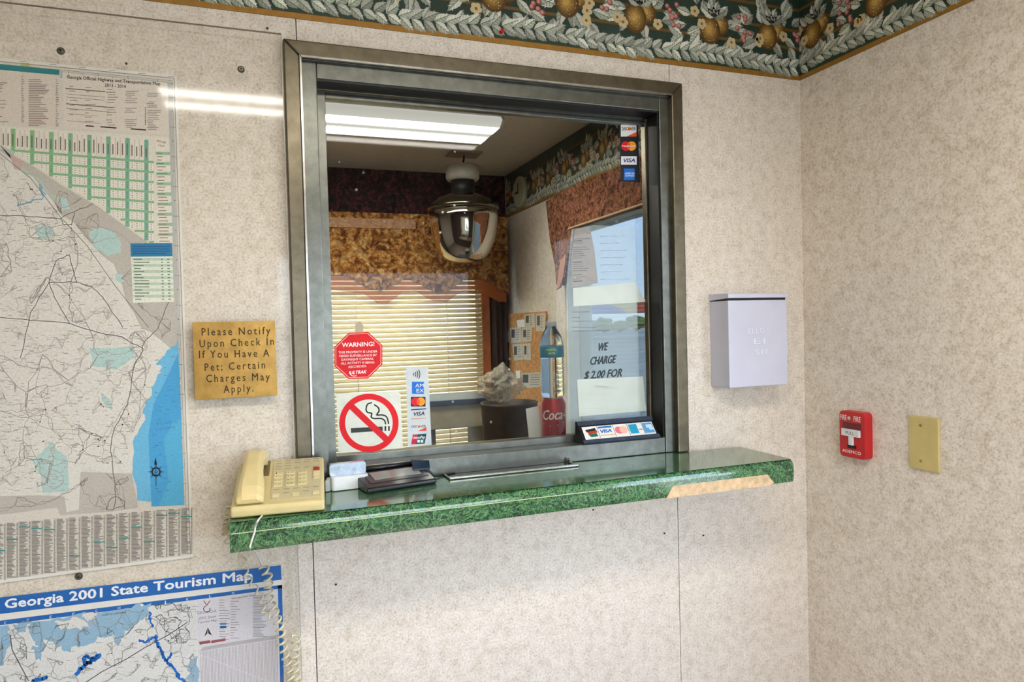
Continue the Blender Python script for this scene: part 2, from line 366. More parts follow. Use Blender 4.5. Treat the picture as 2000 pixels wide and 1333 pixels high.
def border(name, f, n, u0, u1, ref, seed):
    """ref: function (u0,u1,z0,z1,depth) -> box corners for the backing"""
    o = MB().box(*ref(u0, u1, BZ, CEIL, .0012)).build(name, BGREEN, kind='structure')
    MB().box(*ref(u0, u1, BZ, BZ+.011, .0016)).build('gold_stripe', GOLD, o)
    rng = random.Random(seed); p = PR(f, n, .00009)
    for v in (.074, .118, .17): p.rect(u0, v, u1, v+.007, (112, 84, 40), 1)
    p.rect(u0, .0125, u1, .0145, (62, 70, 44), 1)
    # big sprays
    u = u0+.05
    while u < u1-.02:
        cu, cv = u+rng.uniform(-.01, .01), .112+rng.uniform(-.012, .008)
        for k in range(20):
            a = rng.uniform(0, 2*math.pi); r = rng.uniform(.02, .075)
            leaf(p, cu+r*math.cos(a)*1.3, cv+r*math.sin(a)*.8, a+rng.uniform(-.5, .5), rng.uniform(.036, .052), rng.uniform(.019, .028), rng, 3+rng.random())
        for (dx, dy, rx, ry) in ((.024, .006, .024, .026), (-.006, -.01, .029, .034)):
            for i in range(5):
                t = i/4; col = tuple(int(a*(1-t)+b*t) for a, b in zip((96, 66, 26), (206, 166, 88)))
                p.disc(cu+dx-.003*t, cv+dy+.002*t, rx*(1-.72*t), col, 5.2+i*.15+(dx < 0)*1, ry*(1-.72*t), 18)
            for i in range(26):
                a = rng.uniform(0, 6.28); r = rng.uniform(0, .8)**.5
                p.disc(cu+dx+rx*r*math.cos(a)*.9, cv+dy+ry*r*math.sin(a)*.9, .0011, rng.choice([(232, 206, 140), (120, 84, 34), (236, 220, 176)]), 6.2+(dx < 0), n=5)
        for k in range(4):
            a = .6+k*.65; leaf(p, cu+.006, cv+.02, a, .044, .026, rng, 7.4)
        for k in range(3):                                   # cream blossoms
            fx, fy = cu+rng.choice([-.05, .05, .062, -.035])+rng.uniform(-.01, .01), cv+rng.uniform(-.045, .03)
            for q in range(5):
                a = q*1.257+k; p.disc(fx+.0072*math.cos(a), fy+.0072*math.sin(a), .0064, (214, 196, 150), 7.2+q*.02, n=9)
            p.disc(fx, fy, .0036, (150, 104, 40), 7.5, n=8)
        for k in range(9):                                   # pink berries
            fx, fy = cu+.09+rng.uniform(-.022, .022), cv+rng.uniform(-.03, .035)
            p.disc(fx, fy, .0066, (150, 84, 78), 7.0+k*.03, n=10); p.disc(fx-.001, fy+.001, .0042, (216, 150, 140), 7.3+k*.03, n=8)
        u += rng.uniform(.165, .19)
    # garland
    u = u0; k = 0
    while u < u1-.03:
        wv = .036+.005*math.sin(u*14)
        leaf(p, u, wv-.002, rng.uniform(.4, .75), rng.uniform(.034, .042), .021, rng, 8+.01*(k % 20))
        leaf(p, u+.003, wv-.004, -rng.uniform(.4, .75), rng.uniform(.032, .038), .02, rng, 8.3+.01*(k % 20))
        if k % 3 == 0: leaf(p, u+.002, wv, rng.uniform(.9, 1.3), .03, .017, rng, 7.8)
        u += .0245; k += 1
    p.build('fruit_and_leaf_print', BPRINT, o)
    return o
border('trim_1', lambda u, v: Vector((u, -.0014, BZ+v)), (0, -1, 0), -.62, XR-.0015, lambda a, b, c, d, t: ((a, -t, c), (b, 0, d)), 4)
border('trim_2', lambda u, v: Vector((XR-.0014, -u, BZ+v)), (-1, 0, 0), .0015, .75, lambda a, b, c, d, t: ((XR-t, -b, c), (XR, -a, d)), 9)
border('trim_3', lambda u, v: Vector((XR-.0014, 2.2-u, BZ-.012+v)), (-1, 0, 0), .01, 2.09, lambda a, b, c, d, t: ((XR-t, 2.2-b, c-.012), (XR, 2.2-a, d-.001)), 12)
DKBORD = m_floral('dark_burgundy_floral', [(22, 18, 24), (44, 30, 34), (92, 46, 54), (130, 74, 60)], 16)
box('trim_4', (-1.2, 2.197, 2.02), (XR-.003, 2.2, CEIL), DKBORD, **STR)

# ------------------------------------------------------------------ service window
W = empty('window_1', (.5, 0, ZC), kind='structure')
OX0, OX1, OZ1, CW = .063, .943, 2.0, .03
def casing(pts): return MB().prism([(x, -.018, z) for x, z in pts], (0, .018, 0)).build('casing', BRONZE, W, .003)
casing([(OX0, ZC), (OX0+CW, ZC), (OX0+CW, OZ1-CW), (OX0, OZ1)])
casing([(OX1-CW, ZC), (OX1, ZC), (OX1, OZ1), (OX1-CW, OZ1-CW)])
casing([(OX0+.0003, OZ1), (OX0+CW+.0003, OZ1-CW), (OX1-CW-.0003, OZ1-CW), (OX1-.0003, OZ1)])
IX0, IX1, IZ1 = .124, .889, 1.936
box('jamb', (HX0, -.002, ZC), (IX0, .075, HZ1), DKFR, W, .0015)
box('jamb', (IX1, -.002, ZC), (HX1, .075, HZ1), DKFR, W, .0015)
box('head', (IX0, -.002, IZ1), (IX1, .075, HZ1), DKFR, W, .0015)
box('bottom_track', (IX0, 0.0, ZC), (IX1, .048, ZC+.036), DKFR, W, .0015)
box('gasket', (IX0, .0, IZ1-.004), (IX1, .046, IZ1), BLACK, W)
box('gasket', (IX1-.003, .004, ZC+.036), (IX1, .048, IZ1-.004), BLACK, W)
box('bead', (OX0+CW-.001, -.021, ZC), (OX0+CW+.0025, -.017, OZ1-CW), STEEL, W)
box('bead', (OX0+CW, -.021, OZ1-CW-.0025), (OX1-CW, -.017, OZ1-CW+.001), STEEL, W)
GX0, GX1, GZ0, GZ1 = .144, .881, 1.192, 1.917
box('sash_stile', (IX0, .05, ZC+.036), (GX0, .068, IZ1-.004), DKFR, W, .001)
box('sash_stile', (GX1, .05, ZC+.036), (IX1-.003, .068, IZ1-.004), BRONZE, W, .001)
box('sash_rail', (GX0, .05, GZ1), (GX1, .068, IZ1-.004), DKFR, W, .001)
box('sash_rail', (GX0, .05, ZC+.032), (GX1, .068, GZ0), DKFR, W, .001)
box('rail_groove', (GX0, .0494, GZ1+.007), (GX1, .0502, GZ1+.0095), BLACK, W)
box('glass_pane', (GX0, .058, GZ0), (GX1, .061, GZ1), GLASS, W)

# ------------------------------------------------------------------ counter shelf
ct = empty('counter_shelf', (.5, -.1, ZC-.05), 'long green marble laminate shelf counter below the service window', 'counter')
cx0, cx1, cyf, cyb = -.052, 1.086, -.196, -.019
prof = [(cyb, ZC), (cyf+.006, ZC)]
prof += [(cyf+.016-.016*math.sin(t), ZC-.016+.016*math.cos(t)) for t in [math.pi/2*i/6 for i in range(1, 7)]]
prof += [(cyf, ZC-.04), (cyf+.003, ZC-.049), (cyf+.012, ZC-.052), (cyb, ZC-.052)]
MB().prism([(cx0, y, z) for y, z in prof], (cx1-cx0, 0, 0)).build('worktop', MARBLE, ct, .0015)
box('window_sill', (OX0, cyb, ZC-.05), (OX1, .11, ZC-.0005), MARBLE, ct)
box('edge_line', (cx0+.002, cyf-.0006, ZC-.0182), (.62, cyf+.004, ZC-.0168), m_plain('pale_line', (190, 206, 150), .4), ct, label='thin pale line along the front edge')  # thin pale strip along the front edge
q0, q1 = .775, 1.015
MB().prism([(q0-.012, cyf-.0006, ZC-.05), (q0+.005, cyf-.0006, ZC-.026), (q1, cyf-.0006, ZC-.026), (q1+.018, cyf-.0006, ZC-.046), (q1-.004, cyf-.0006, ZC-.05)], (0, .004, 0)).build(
    'painted_reflection', m_plain('reflection_beige', (226, 192, 148), .5, .2, 90), ct, label='beige painted reflection along the front edge')  # beige patch paints the bright floor's reflection onto the front edge

# ------------------------------------------------------------------ maps behind the acrylic sheet
def sheet(name, quad, Y, m, label, cat, **k):
    p = [ay(x, y, Y) for x, y in quad]
    return MB().prism(p, (0, .0008, 0)).build(name, m, None, 0, label=label, cat=cat, **k)
GREY = (196, 190, 182)
def wig(a, b, rng, n=5, amp=.12):
    L = math.hypot(b[0]-a[0], b[1]-a[1]); o = [a]
    for i in range(1, n):
        t = i/n; o.append((a[0]+(b[0]-a[0])*t+rng.uniform(-amp, amp)*L, a[1]+(b[1]-a[1])*t+rng.uniform(-amp, amp)*L))
    return o+[b]
def roads(p, P, n, rng, col, wd, z, k=3, dots=0, names=0, maxd=70, amp=.1):
    xs = [q[0] for q in P]; ys = [q[1] for q in P]; T = []
    while len(T) < n:
        x, y = rng.uniform(min(xs), max(xs)), rng.uniform(min(ys), max(ys))
        if inpoly(x, y, P): T.append((x, y))
    for i, a in enumerate(T):
        near = sorted(T, key=lambda b: (a[0]-b[0])**2+(a[1]-b[1])**2)[1:k+1]
        for b in near:
            if math.hypot(a[0]-b[0], a[1]-b[1]) < maxd: p.line(wig(a, b, rng, 4, amp), wd*rng.uniform(.7, 1.2), col, z)
        if rng.random() < dots: p.disc(a[0], a[1], rng.uniform(.9, 1.7), (70, 66, 66), z+1, n=6)
    for i in range(names):
        x, y = rng.uniform(min(xs), max(xs)), rng.uniform(min(ys), max(ys))
        if inpoly(x, y, P): p.rect(x, y, x+rng.uniform(5, 13), y+1.0, (184, 176, 172), z+.6)
    return T
def jag(P, rng, amp=3.0, n=5, closed=True):
    o = []; m = len(P)
    for i in range(m if closed else m-1):
        o += wig(P[i], P[(i+1) % m], rng, n, amp/max(20, math.hypot(P[(i+1) % m][0]-P[i][0], P[(i+1) % m][1]-P[i][1])))[:-1]
    return o
rng = random.Random(21)
hm = sheet('highway_map', [(-170, 97), (345, 147), (377, 1089), (-150, 1160)], -.0035, PAPER, 'large state highway map with blue ocean and green mileage chart behind clear acrylic', 'map')
p = PR(onwall(-.0035), (0, -1, 0))
tl = lambda x: 113+.1*x          # top edge line
p.poly([(-165, 103), (341, 152), (373, 1084), (-145, 1153)], (222, 216, 206), 1)
p.line([(-160, 105), (340, 153), (372, 1083)], 1.0, (120, 116, 108), 3); p.line([(-160, 110), (336, 158), (366, 1080)], .8, (140, 136, 128), 3)
p.poly([(-160, 112), (335, 160), (361, 988), (351, 988), (328, 172), (-160, 127)], (190, 192, 190), 2)
for i in range(13):
    x = -40+i*58
    if x < 330: p.line([(x, tl(x)+11), (x+.5, tl(x)+24)], .9, (120, 120, 120), 3); p.disc(x+28, tl(x+28)+17, 1.3, (90, 90, 90), 3, n=6); p.rect(x+20, tl(x)+5, x+34, tl(x)+6, (150, 146, 140), 3)
p.rect(40, 123, 58, 133, (196, 190, 130), 3)
for i in range(14):
    y = 190+i*58; x = 332+(y-190)*.031
    p.line([(x-2, y), (x+9, y+1)], .9, (110, 120, 124), 3); p.disc(x+4, y+28, 1.2, (90, 90, 90), 3, n=6)
# legend panels
p.poly([(-160, 118), (117, 142), (119, 248), (-160, 232)], (224, 214, 202), 3)
p.poly([(-160, 109), (116, 137), (116, 147), (-160, 122)], (38, 132, 140), 4)
for c0, c1, c2 in ((-70, 22, 48), (56, 98, 115)):
    for i in range(27):
        y = 152+i*3.45+c0*.06
        p.rect(c0, y, c0+rng.uniform(.45, .95)*(c1-c0), y+1.3, rng.choice([(160, 120, 112), (128, 118, 112), (112, 108, 104)]), 5); p.rect(c2-6, y+.5, c2-rng.uniform(0, 4), y+1.7, (120, 112, 108), 5)
p.poly([(122, 141), (327, 162), (330, 264), (125, 249)], (228, 219, 208), 3)
p.text('Georgia Official Highway and Transportation Map', (131, 153.5), (313, 167), 6.4, (50, 44, 42), 6, (-.02, -1), space=1.05, bold=.02)
p.text('2013 - 2014', (205, 169.5), (246, 172.5), 6.4, (50, 44, 42), 6, (-.02, -1), space=1.1, bold=.02)
for y, x0, x1, wd in ((173, 129, 205, 1.7), (184, 131, 205, .7), (190, 131, 204, .7), (203, 130, 220, 1.8), (212, 130, 215, .9), (222, 131, 190, .6), (236, 131, 196, .7)):
    p.line([(x0, y), (x1, y+(x1-x0)*.085)], wd, (104, 94, 90), 5)
for x0, wmax, n in ((133, 26, 8), (164, 24, 9), (207, 25, 15), (243, 32, 20), (286, 34, 22)):
    for i in range(n):
        y = 168+i*(74/n)+(x0-131)*.09
        if rng.random() < .85: p.rect(x0+rng.uniform(0, 4), y, x0+wmax*rng.uniform(.35, .95), y+1.25, (140, 130, 124), 5)
for i in range(9): p.rect(283, 210+i*4, 285.2, 212+i*4, (60, 56, 54), 5)
for x0, x1, y in ((168, 183, 246), (197, 227, 248), (256, 285, 252)): p.line([(x0, y), (x1, y+(x1-x0)*.08)], 2.4, (40, 38, 36), 6)
# mileage chart
def chart_low(x): return 283+.62*x if x < 190 else 401+(x-190)*.72
NC = 34; cw = 338/NC
p.poly([(-60, 242), (330, 268), (337, 478), (292, 474), (190, 401), (60, 320), (-60, 246)], (232, 226, 214), 3)
for i in range(-3, NC-3):
    x = i*9.3+3; t = min(1, max(0, x/330)); yt = 250+.082*x; yh = yt+37; yb = min(chart_low(x+4), 476)
    if i % 4 == 2 and yb > yh-8:
        gcol = tuple(int(a*(1-t)+b*t) for a, b in zip((138, 196, 132), (112, 178, 168))); p.rect(x, yt, x+8, max(yb, yh), gcol, 4)
    elif yb > yt: p.rect(x, yt, x+8, yh, (236, 228, 218), 4.2); p.line([(x-.6, yt), (x-.4, yh)], .6, (150, 146, 130), 4.4)
    p.rect(x+2.6, yt+rng.uniform(8, 18), x+4.8, yh-3, (110, 104, 96), 5) if yb > yt else None
for j in range(10):
    for i in range(-3, NC-2):
        x = i*9.3+3; y = 290+j*19.5+.085*x
        if y+3 < chart_low(x) and x < 302: p.rect(x, y, x+9.4, y+4.4, (140, 188, 146), 4.5)
        for q in range(3):
            yy = y+6+q*4.4
            if yy+3 < chart_low(x) and x < 302: (p.rect(x+1.2, yy, x+7.6, yy+3.0, (244, 240, 232), 4.8) if i % 4 != 2 else None); p.rect(x+2.9, yy+.7, x+5.6, yy+2.1, (136, 130, 118), 5)
p.poly([(303, 270), (330, 273), (332, 297), (304, 295)], (238, 230, 220), 5)
p.text('Mileage', (306, 278), (325, 280), 5, (96, 70, 64), 6); p.text('Chart', (309, 286), (322, 287.5), 5, (96, 70, 64), 6)
for i in range(27):
    y = 297+i*6.6; x = 304+(y-297)*.03
    p.rect(x, y, x+28, y+6, (160, 200, 166) if i % 3 == 0 else (240, 232, 222), 5); p.rect(x+2, y+2, x+2+rng.uniform(9, 20), y+3.6, (140, 116, 104), 5.5)
# land
GA = jag([(-150, 255), (0, 292), (60, 338), (103, 392), (120, 420), (146, 436), (162, 458), (178, 476), (196, 496), (222, 516), (239, 558), (246, 588), (262, 612), (276, 640), (296, 648), (330, 676), (344, 690), (350, 760), (300, 800), (282, 830), (264, 850), (258, 925), (160, 915), (154, 995), (130, 1000), (126, 970), (80, 968), (-150, 980)], rng, 5)
p.poly(GA, (226, 223, 216), 4)
SCR = [(-20, 280), (60, 322), (120, 362), (190, 403), (250, 446), (292, 477), (338, 480), (347, 700), (330, 678), (296, 650), (276, 641), (262, 612), (246, 588), (239, 558), (222, 516), (196, 496), (178, 476), (162, 458), (146, 436), (120, 420), (103, 392), (60, 340), (0, 294)]
p.poly(SCR, GREY, 5)
p.poly([(0, 284), (28, 296), (26, 316), (50, 340), (78, 348), (98, 380), (118, 384), (112, 400), (60, 340)], (188, 204, 192), 5.2)
p.poly([(18, 298), (46, 318), (40, 334), (28, 330)], (204, 180, 172), 5.4)
for P in ([(174, 452), (196, 446), (220, 452), (236, 474), (236, 494), (212, 500), (186, 484), (176, 466)], [(175, 680), (262, 676), (264, 700), (228, 722), (180, 716)], [(62, 900), (88, 876), (104, 860), (112, 880), (130, 890), (134, 960), (82, 962), (80, 928)], [(116, 385), (130, 388), (136, 408), (122, 412)], [(68, 440), (104, 446), (106, 460), (74, 470)], [(226, 534), (240, 536), (240, 552), (228, 550)], [(196, 766), (214, 780), (220, 800), (206, 796)]):
    p.poly(jag(P, rng, 2.5, 4), (184, 214, 212), 5.6)
OC = jag([(345, 668), (332, 682), (304, 712), (318, 716), (306, 742), (297, 762), (280, 800), (281, 824), (264, 852), (259, 925), (271, 992)], rng, 4, 5, False)+[(360, 987), (352, 760), (348, 668)]
p.poly(OC, (110, 190, 232), 6)
p.poly([(348, 690), (330, 730), (300, 790), (290, 850), (296, 990), (360, 987), (352, 760)], (70, 166, 224), 6.2)
p.poly([(340, 820), (320, 860), (330, 940), (310, 989), (360, 987), (354, 820)], (84, 180, 226), 6.4)
FL = [(-150, 972), (78, 968), (126, 970), (130, 1001), (154, 996), (158, 922), (258, 926), (270, 992), (216, 1000), (118, 1007), (112, 992), (-150, 1024)]
p.poly(FL, GREY, 6)
land = [(-100, 300), (0, 300), (100, 400), (190, 500), (240, 600), (300, 660), (290, 780), (255, 860), (250, 910), (150, 905), (120, 960), (-100, 960)]
roads(p, land, 520, rng, (196, 189, 184), .8, 7, 3, .1, 1000, 46); roads(p, land, 80, rng, (170, 162, 158), .9, 7.3, 3, .2, 0, 80)
roads(p, SCR, 34, rng, (158, 150, 146), .8, 7, 3, 0, 40, 60); roads(p, FL, 26, rng, (150, 146, 142), .9, 7, 3, 0, 16, 60)
big = (126, 122, 120)
for L in ([(0, 421), (60, 424), (118, 428), (150, 412), (182, 398)], [(118, 428), (126, 440), (140, 440), (146, 416)], [(0, 620), (60, 626), (136, 632), (200, 652), (238, 658), (280, 682)],
          [(330, 590), (318, 620), (306, 645), (282, 668), (276, 690), (262, 716), (256, 760), (250, 790), (236, 815), (222, 845), (216, 880), (224, 940), (226, 970), (222, 994)], [(136, 632), (112, 590), (96, 552), (110, 510), (136, 498), (150, 552), (178, 560), (200, 580), (240, 640)],
          [(150, 552), (96, 552), (60, 610), (40, 700)], [(208, 996), (214, 978), (226, 970), (242, 978), (244, 994)]):
    p.line(jag(L, rng, 1.5, 4, False)+[L[-1]], 1.5, big, 8)
p.line([(0, 300), (60, 348), (118, 424), (170, 480), (226, 560), (290, 640)], 1.2, (124, 130, 122), 7.5)
p.line(jag([(34, 402), (60, 396), (86, 384), (78, 360), (90, 384)], rng, 3, 4, False), 3, (150, 196, 222), 7)
for i in range(46): x, y = rng.uniform(288, 335), rng.uniform(690, 980); p.rect(x, y, x+rng.uniform(4, 9), y+.9, (60, 126, 176), 8) if x > 295+abs(y-830)*.02 else None
p.text('ATLANTIC', (306, 831), (346, 826), 5, (50, 130, 180), 8, space=1.2); p.text('OCEAN', (312, 841), (341, 837), 5, (50, 130, 180), 8, space=1.2)
# compass rose
for i in range(16):
    a = i*math.pi/8; L = 17 if i % 2 == 0 else 11
    p.poly([(305+8*math.cos(a-.16), 922+8*math.sin(a-.16)), (305+L*math.cos(a), 922+L*math.sin(a)), (305+8*math.cos(a+.16), 922+8*math.sin(a+.16))], (20, 40, 60), 9)
p.ring(305, 922, 6, 9, (20, 40, 60), 9, 20); p.line([(304, 896), (305, 950)], 1.2, (20, 40, 60), 9); p.poly([(304, 893), (301, 908), (307, 908)], (20, 40, 60), 9)
p.text('GA', (301, 925), (309, 924.5), 5, (20, 40, 60), 9.5)
# blue header table
p.poly([(255, 476), (336, 475), (337, 501), (256, 502)], (34, 128, 178), 9); p.poly([(256, 502), (337, 501), (340, 590), (260, 592)], (236, 238, 224), 9)
for i in range(14):
    y = 506+i*6; x = 258+(y-500)*.035
    if i % 2 == 0: p.rect(x, y-2, x+79, y+3.6, (196, 216, 196), 9.5)
    p.rect(x+3, y, x+3+rng.uniform(12, 36), y+1.7, (90, 110, 100), 10); p.rect(x+56, y, x+60, y+1.7, (90, 110, 100), 10); p.rect(x+68, y, x+73, y+1.7, (90, 110, 100), 10)
for i in range(4): p.rect(260, 481+i*4.6, 260+rng.uniform(58, 73), 483+i*4.6, (20, 96, 150), 9.5)
# index columns
for i in range(-6, 15):
    x0 = 14+i*24.3; yt = 1020-(x0*.085)+3; yb = 1142-(x0*.135)-12
    y = yt
    while y < yb:
        wv = rng.uniform(9, 18); p.rect(x0, y, x0+wv, y+1.5, (140, 134, 128), 7); p.rect(x0+18.5, y, x0+21.5, y+1.5, (150, 146, 140), 7); y += 2.5
    if rng.random() < .75: yy = rng.uniform(yt, yb-12); p.rect(x0-1, yy, x0+21, yy+2.2, (58, 160, 156), 8)
    p.line([(x0-1.6, yt), (x0+1, yb)], .5, (180, 176, 170), 6.5)
p.build('map_print', PRINT, hm)

tm = sheet('tourism_map', [(-170, 1192), (549.5, 1103), (556, 1420), (-170, 1440)], -.003, PAPER, 'blue bordered state tourism map below the highway map', 'map')
p = PR(onwall(-.003), (0, -1, 0)); B = (22, 104, 186)
e = lambda x, a, b: a+(b-a)*x/549.0
p.poly([(-165, e(-165, 1168, 1105)), (548.5, 1104.5), (550, 1133), (-165, e(-165, 1200, 1133))], B, 2)
p.text('Georgia 2001 State Tourism Map', (10, 1189), (493, 1132), 17.5, (246, 250, 255), 4, (.0, -1), bold=.034)
p.poly([(-165, e(-165, 1213, 1143)), (551, 1143), (551.4, 1150), (-165, e(-165, 1222, 1150))], B, 2)
p.poly([(542.5, 1144), (551, 1143), (556, 1415), (549, 1415)], B, 2)
MAPA = [(-165, e(-165, 1224, 1152)), (383, 1172), (388, 1420), (-165, 1420)]
p.poly(MAPA, (226, 226, 224), 2)
mid = (150, 188, 214)
for P in ([(60, 1215), (140, 1203), (250, 1188), (296, 1178), (290, 1200), (262, 1222), (244, 1238), (228, 1262), (222, 1240), (196, 1246), (160, 1262), (128, 1272), (112, 1262), (90, 1250), (76, 1262), (64, 1250), (56, 1230)], [(-165, 1240), (16, 1222), (20, 1250), (8, 1300), (-165, 1320)], [(64, 1262), (88, 1258), (80, 1288), (66, 1292)], [(372, 1290), (386, 1284), (390, 1340), (366, 1330)], [(28, 1220), (60, 1214), (50, 1236), (34, 1238)]):
    p.poly(jag(P, rng, 5, 5), mid, 3)
for P in ([(106, 1216), (150, 1206), (178, 1228), (150, 1226), (120, 1232)], [(160, 1200), (190, 1200), (184, 1212), (166, 1212)]): p.poly(jag(P, rng, 5, 5), (228, 224, 218), 4)
tmland = [(-40, 1240), (120, 1290), (230, 1250), (300, 1180), (378, 1178), (384, 1345), (-40, 1345)]
roads(p, tmland, 240, rng, (180, 176, 172), .8, 5, 3, .05, 180, 50); roads(p, [(300, 1180), (376, 1176), (378, 1260), (306, 1260)], 50, rng, (130, 138, 138), .9, 5.4, 3)
roads(p, [(0, 1225), (290, 1190), (240, 1250), (0, 1300)], 60, rng, (140, 150, 156), .8, 5, 3, 0, 60)
lk = (30, 120, 214)
for L, wd in (([(304, 1242), (306, 1256), (314, 1268), (318, 1282), (326, 1292), (338, 1304), (350, 1326), (372, 1340)], 7), ([(326, 1292), (332, 1284), (334, 1276)], 4), ([(292, 1196), (294, 1216), (300, 1224)], 3), ([(148, 1318), (166, 1300), (178, 1290), (196, 1280)], 7), ([(166, 1300), (164, 1284), (172, 1282), (184, 1288)], 5), ([(58, 1338), (78, 1328), (92, 1324)], 7), ([(272, 1250), (284, 1256), (304, 1246)], 3)):
    for q in range(3): p.line(jag(L, rng, 4, 4, False)+[L[-1]], wd*rng.uniform(.4, 1), lk, 6+q*.1)
p.line([(150, 1345), (200, 1312), (250, 1286), (282, 1266), (330, 1240), (366, 1216)], 1.6, (104, 98, 96), 7); p.line([(20, 1240), (24, 1270), (40, 1300), (56, 1330)], 1.8, (90, 98, 104), 7)
p.text('NORTH CAROLINA', (200, 1204), (247, 1198), 3.6, (70, 84, 96), 7); p.text('TENNESSEE', (32, 1219), (62, 1215), 3.6, (70, 84, 96), 7)
for i, c in enumerate('CDEFGHIJKLM'):
    x = 8+i*44.5; yy = e(x, 1221, 1149.5); p.text(c, (x, yy), (x+4.5, yy-.5), 5, (235, 240, 250), 4)
p.poly([(384, 1172), (541, 1153), (548, 1420), (390, 1420)], (226, 222, 228), 3)
p.ring(404, 1190, 5.4, 7, (70, 80, 84), 5, 16, 1.0, -20, 250); p.line([(398, 1174), (404, 1183), (410, 1174)], 1.5, (150, 60, 70), 5)
p.text('GEORGIA', (385, 1201), (423, 1196), 5, (120, 116, 120), 5, space=1.2); p.text('2001 State', (388, 1211), (422, 1206.5), 5, (140, 138, 146), 5); p.text('Tourism Map', (386, 1219), (424, 1214), 5, (140, 138, 146), 5)
p.poly([(406, 1226), (399, 1244), (405, 1238)], (40, 44, 48), 5); p.poly([(406, 1226), (414, 1242), (407, 1238)], (40, 44, 48), 5)
p.poly([(389, 1254), (410, 1251), (412, 1256), (390, 1260)], (160, 84, 92), 5); p.poly([(412, 1252), (440, 1247), (441, 1252), (413, 1257)], (160, 84, 92), 5)
for c0, n, wm in ((428, 16, 24), (450, 16, 22), (494, 28, 34)):
    for i in range(n):
        y = 1172+i*(82/n)-(c0-428)*.12; p.rect(c0, y, c0+wm*rng.uniform(.3, .9), y+1.1, (140, 138, 146), 5)
for i, c in enumerate(((70, 150, 200), (26, 90, 150))): p.rect(430, 1217+i*6, 442, 1221+i*6, c, 6)
p.text('Georgia State Parks', (454, 1171), (498, 1164), 3.4, (60, 60, 66), 6)
for i in range(54):                                           # mileage table with slanted headings
    x = 392+i*2.8; y = 1272-.16*(x-392)
    p.line([(x, y), (x+6, y-8)], .8, (130, 128, 130), 5); p.line([(x, y+2), (x+4, 1420)], .9, (164, 160, 166), 5)
p.line([(392, 1280), (545, 1340)], 1.2, (226, 224, 230), 6)
p.build('map_print', PRINT, tm)

# acrylic sheet bolted over the maps
ap = empty('acrylic_sheet', (-.4, -.01, .7), 'clear acrylic sheet bolted over both wall maps', 'panel')
sy = lambda z: -.0085-.0165*(z-.62)/1.383              # the sheet leans out a little at the top
def strip(nm, x0, x1, z0, z1, m, e=0): MB().add([(x0, sy(z0)-.004-e, z0), (x1, sy(z0)-.004-e, z0), (x1, sy(z0)+e, z0), (x0, sy(z0)+e, z0), (x0, sy(z1)-.004-e, z1), (x1, sy(z1)-.004-e, z1), (x1, sy(z1)+e, z1), (x0, sy(z1)+e, z1)], [(0, 3, 2, 1), (4, 5, 6, 7), (0, 1, 5, 4), (1, 2, 6, 5), (2, 3, 7, 6), (3, 0, 4, 7)]).build(nm, m, ap)
strip('sheet', -.95, .0605, .62, 2.003, ACRYL)
strip('sheet_edge', .0592, .0606, .62, 2.003, m_plain('acrylic_edge', (176, 172, 158), .2), .0002)
strip('sheet_edge', -.95, .0606, 2.0022, 2.0035, m_plain('acrylic_edge_dark', (120, 108, 92), .3), .0002)
ZINC = m_metal('zinc_bolt', (130, 124, 116), .3, .9)
def bolt(x, y):
    c = ay(x, y, -.0125); c = ay(x, y, sy(c.z)-.004); b = MB().lathe([(.0062, 0), (.0062, -.0014), (.0042, -.0018), (.0042, -.0042), (.0034, -.005)], c, 20, 'Y').build('bolt', ZINC, ap)
    MB().lathe([(.0021, -.005), (.0021, -.0052)], c, 12, 'Y').build('socket', BLACK, b)
for x, y in ((119, 100), (471, 136), (154, 1126)): bolt(x, y)

# brass plaque
YPQ = sy(1.4)-.0066
pq = [ay(*q, YPQ) for q in ((375.5, 630), (537, 627), (543, 773), (380, 781))]
x0, x1, z0, z1 = pq[0].x, pq[1].x, pq[2].z, pq[0].z
PQ = empty('notice_plaque', ((x0+x1)/2, -.0135, z0), 'brass pet charge notice plaque between highway map and window', 'sign')
box('plate', (x0, YPQ, z0), (x1, YPQ+.0025, z1), BRASS, PQ, .0004)
p = PR(onwall(YPQ), (0, -1, 0))
for t, a, b in (('Please Notify', (394, 656), (528, 653)), ('Upon Check In', (390, 679), (535, 674)), ('If You Have A', (389, 700), (526, 697)), ('Pet; Certain', (400, 725), (518, 720)), ('Charges May', (403, 747), (527, 743)), ('Apply.', (437, 768), (495, 765))):
    p.text(t, a, b, 14.5, (52, 38, 20), 2, (-.03, -1), space=1.35, bold=.008)
p.build('engraved_lettering', PRINT, PQ)
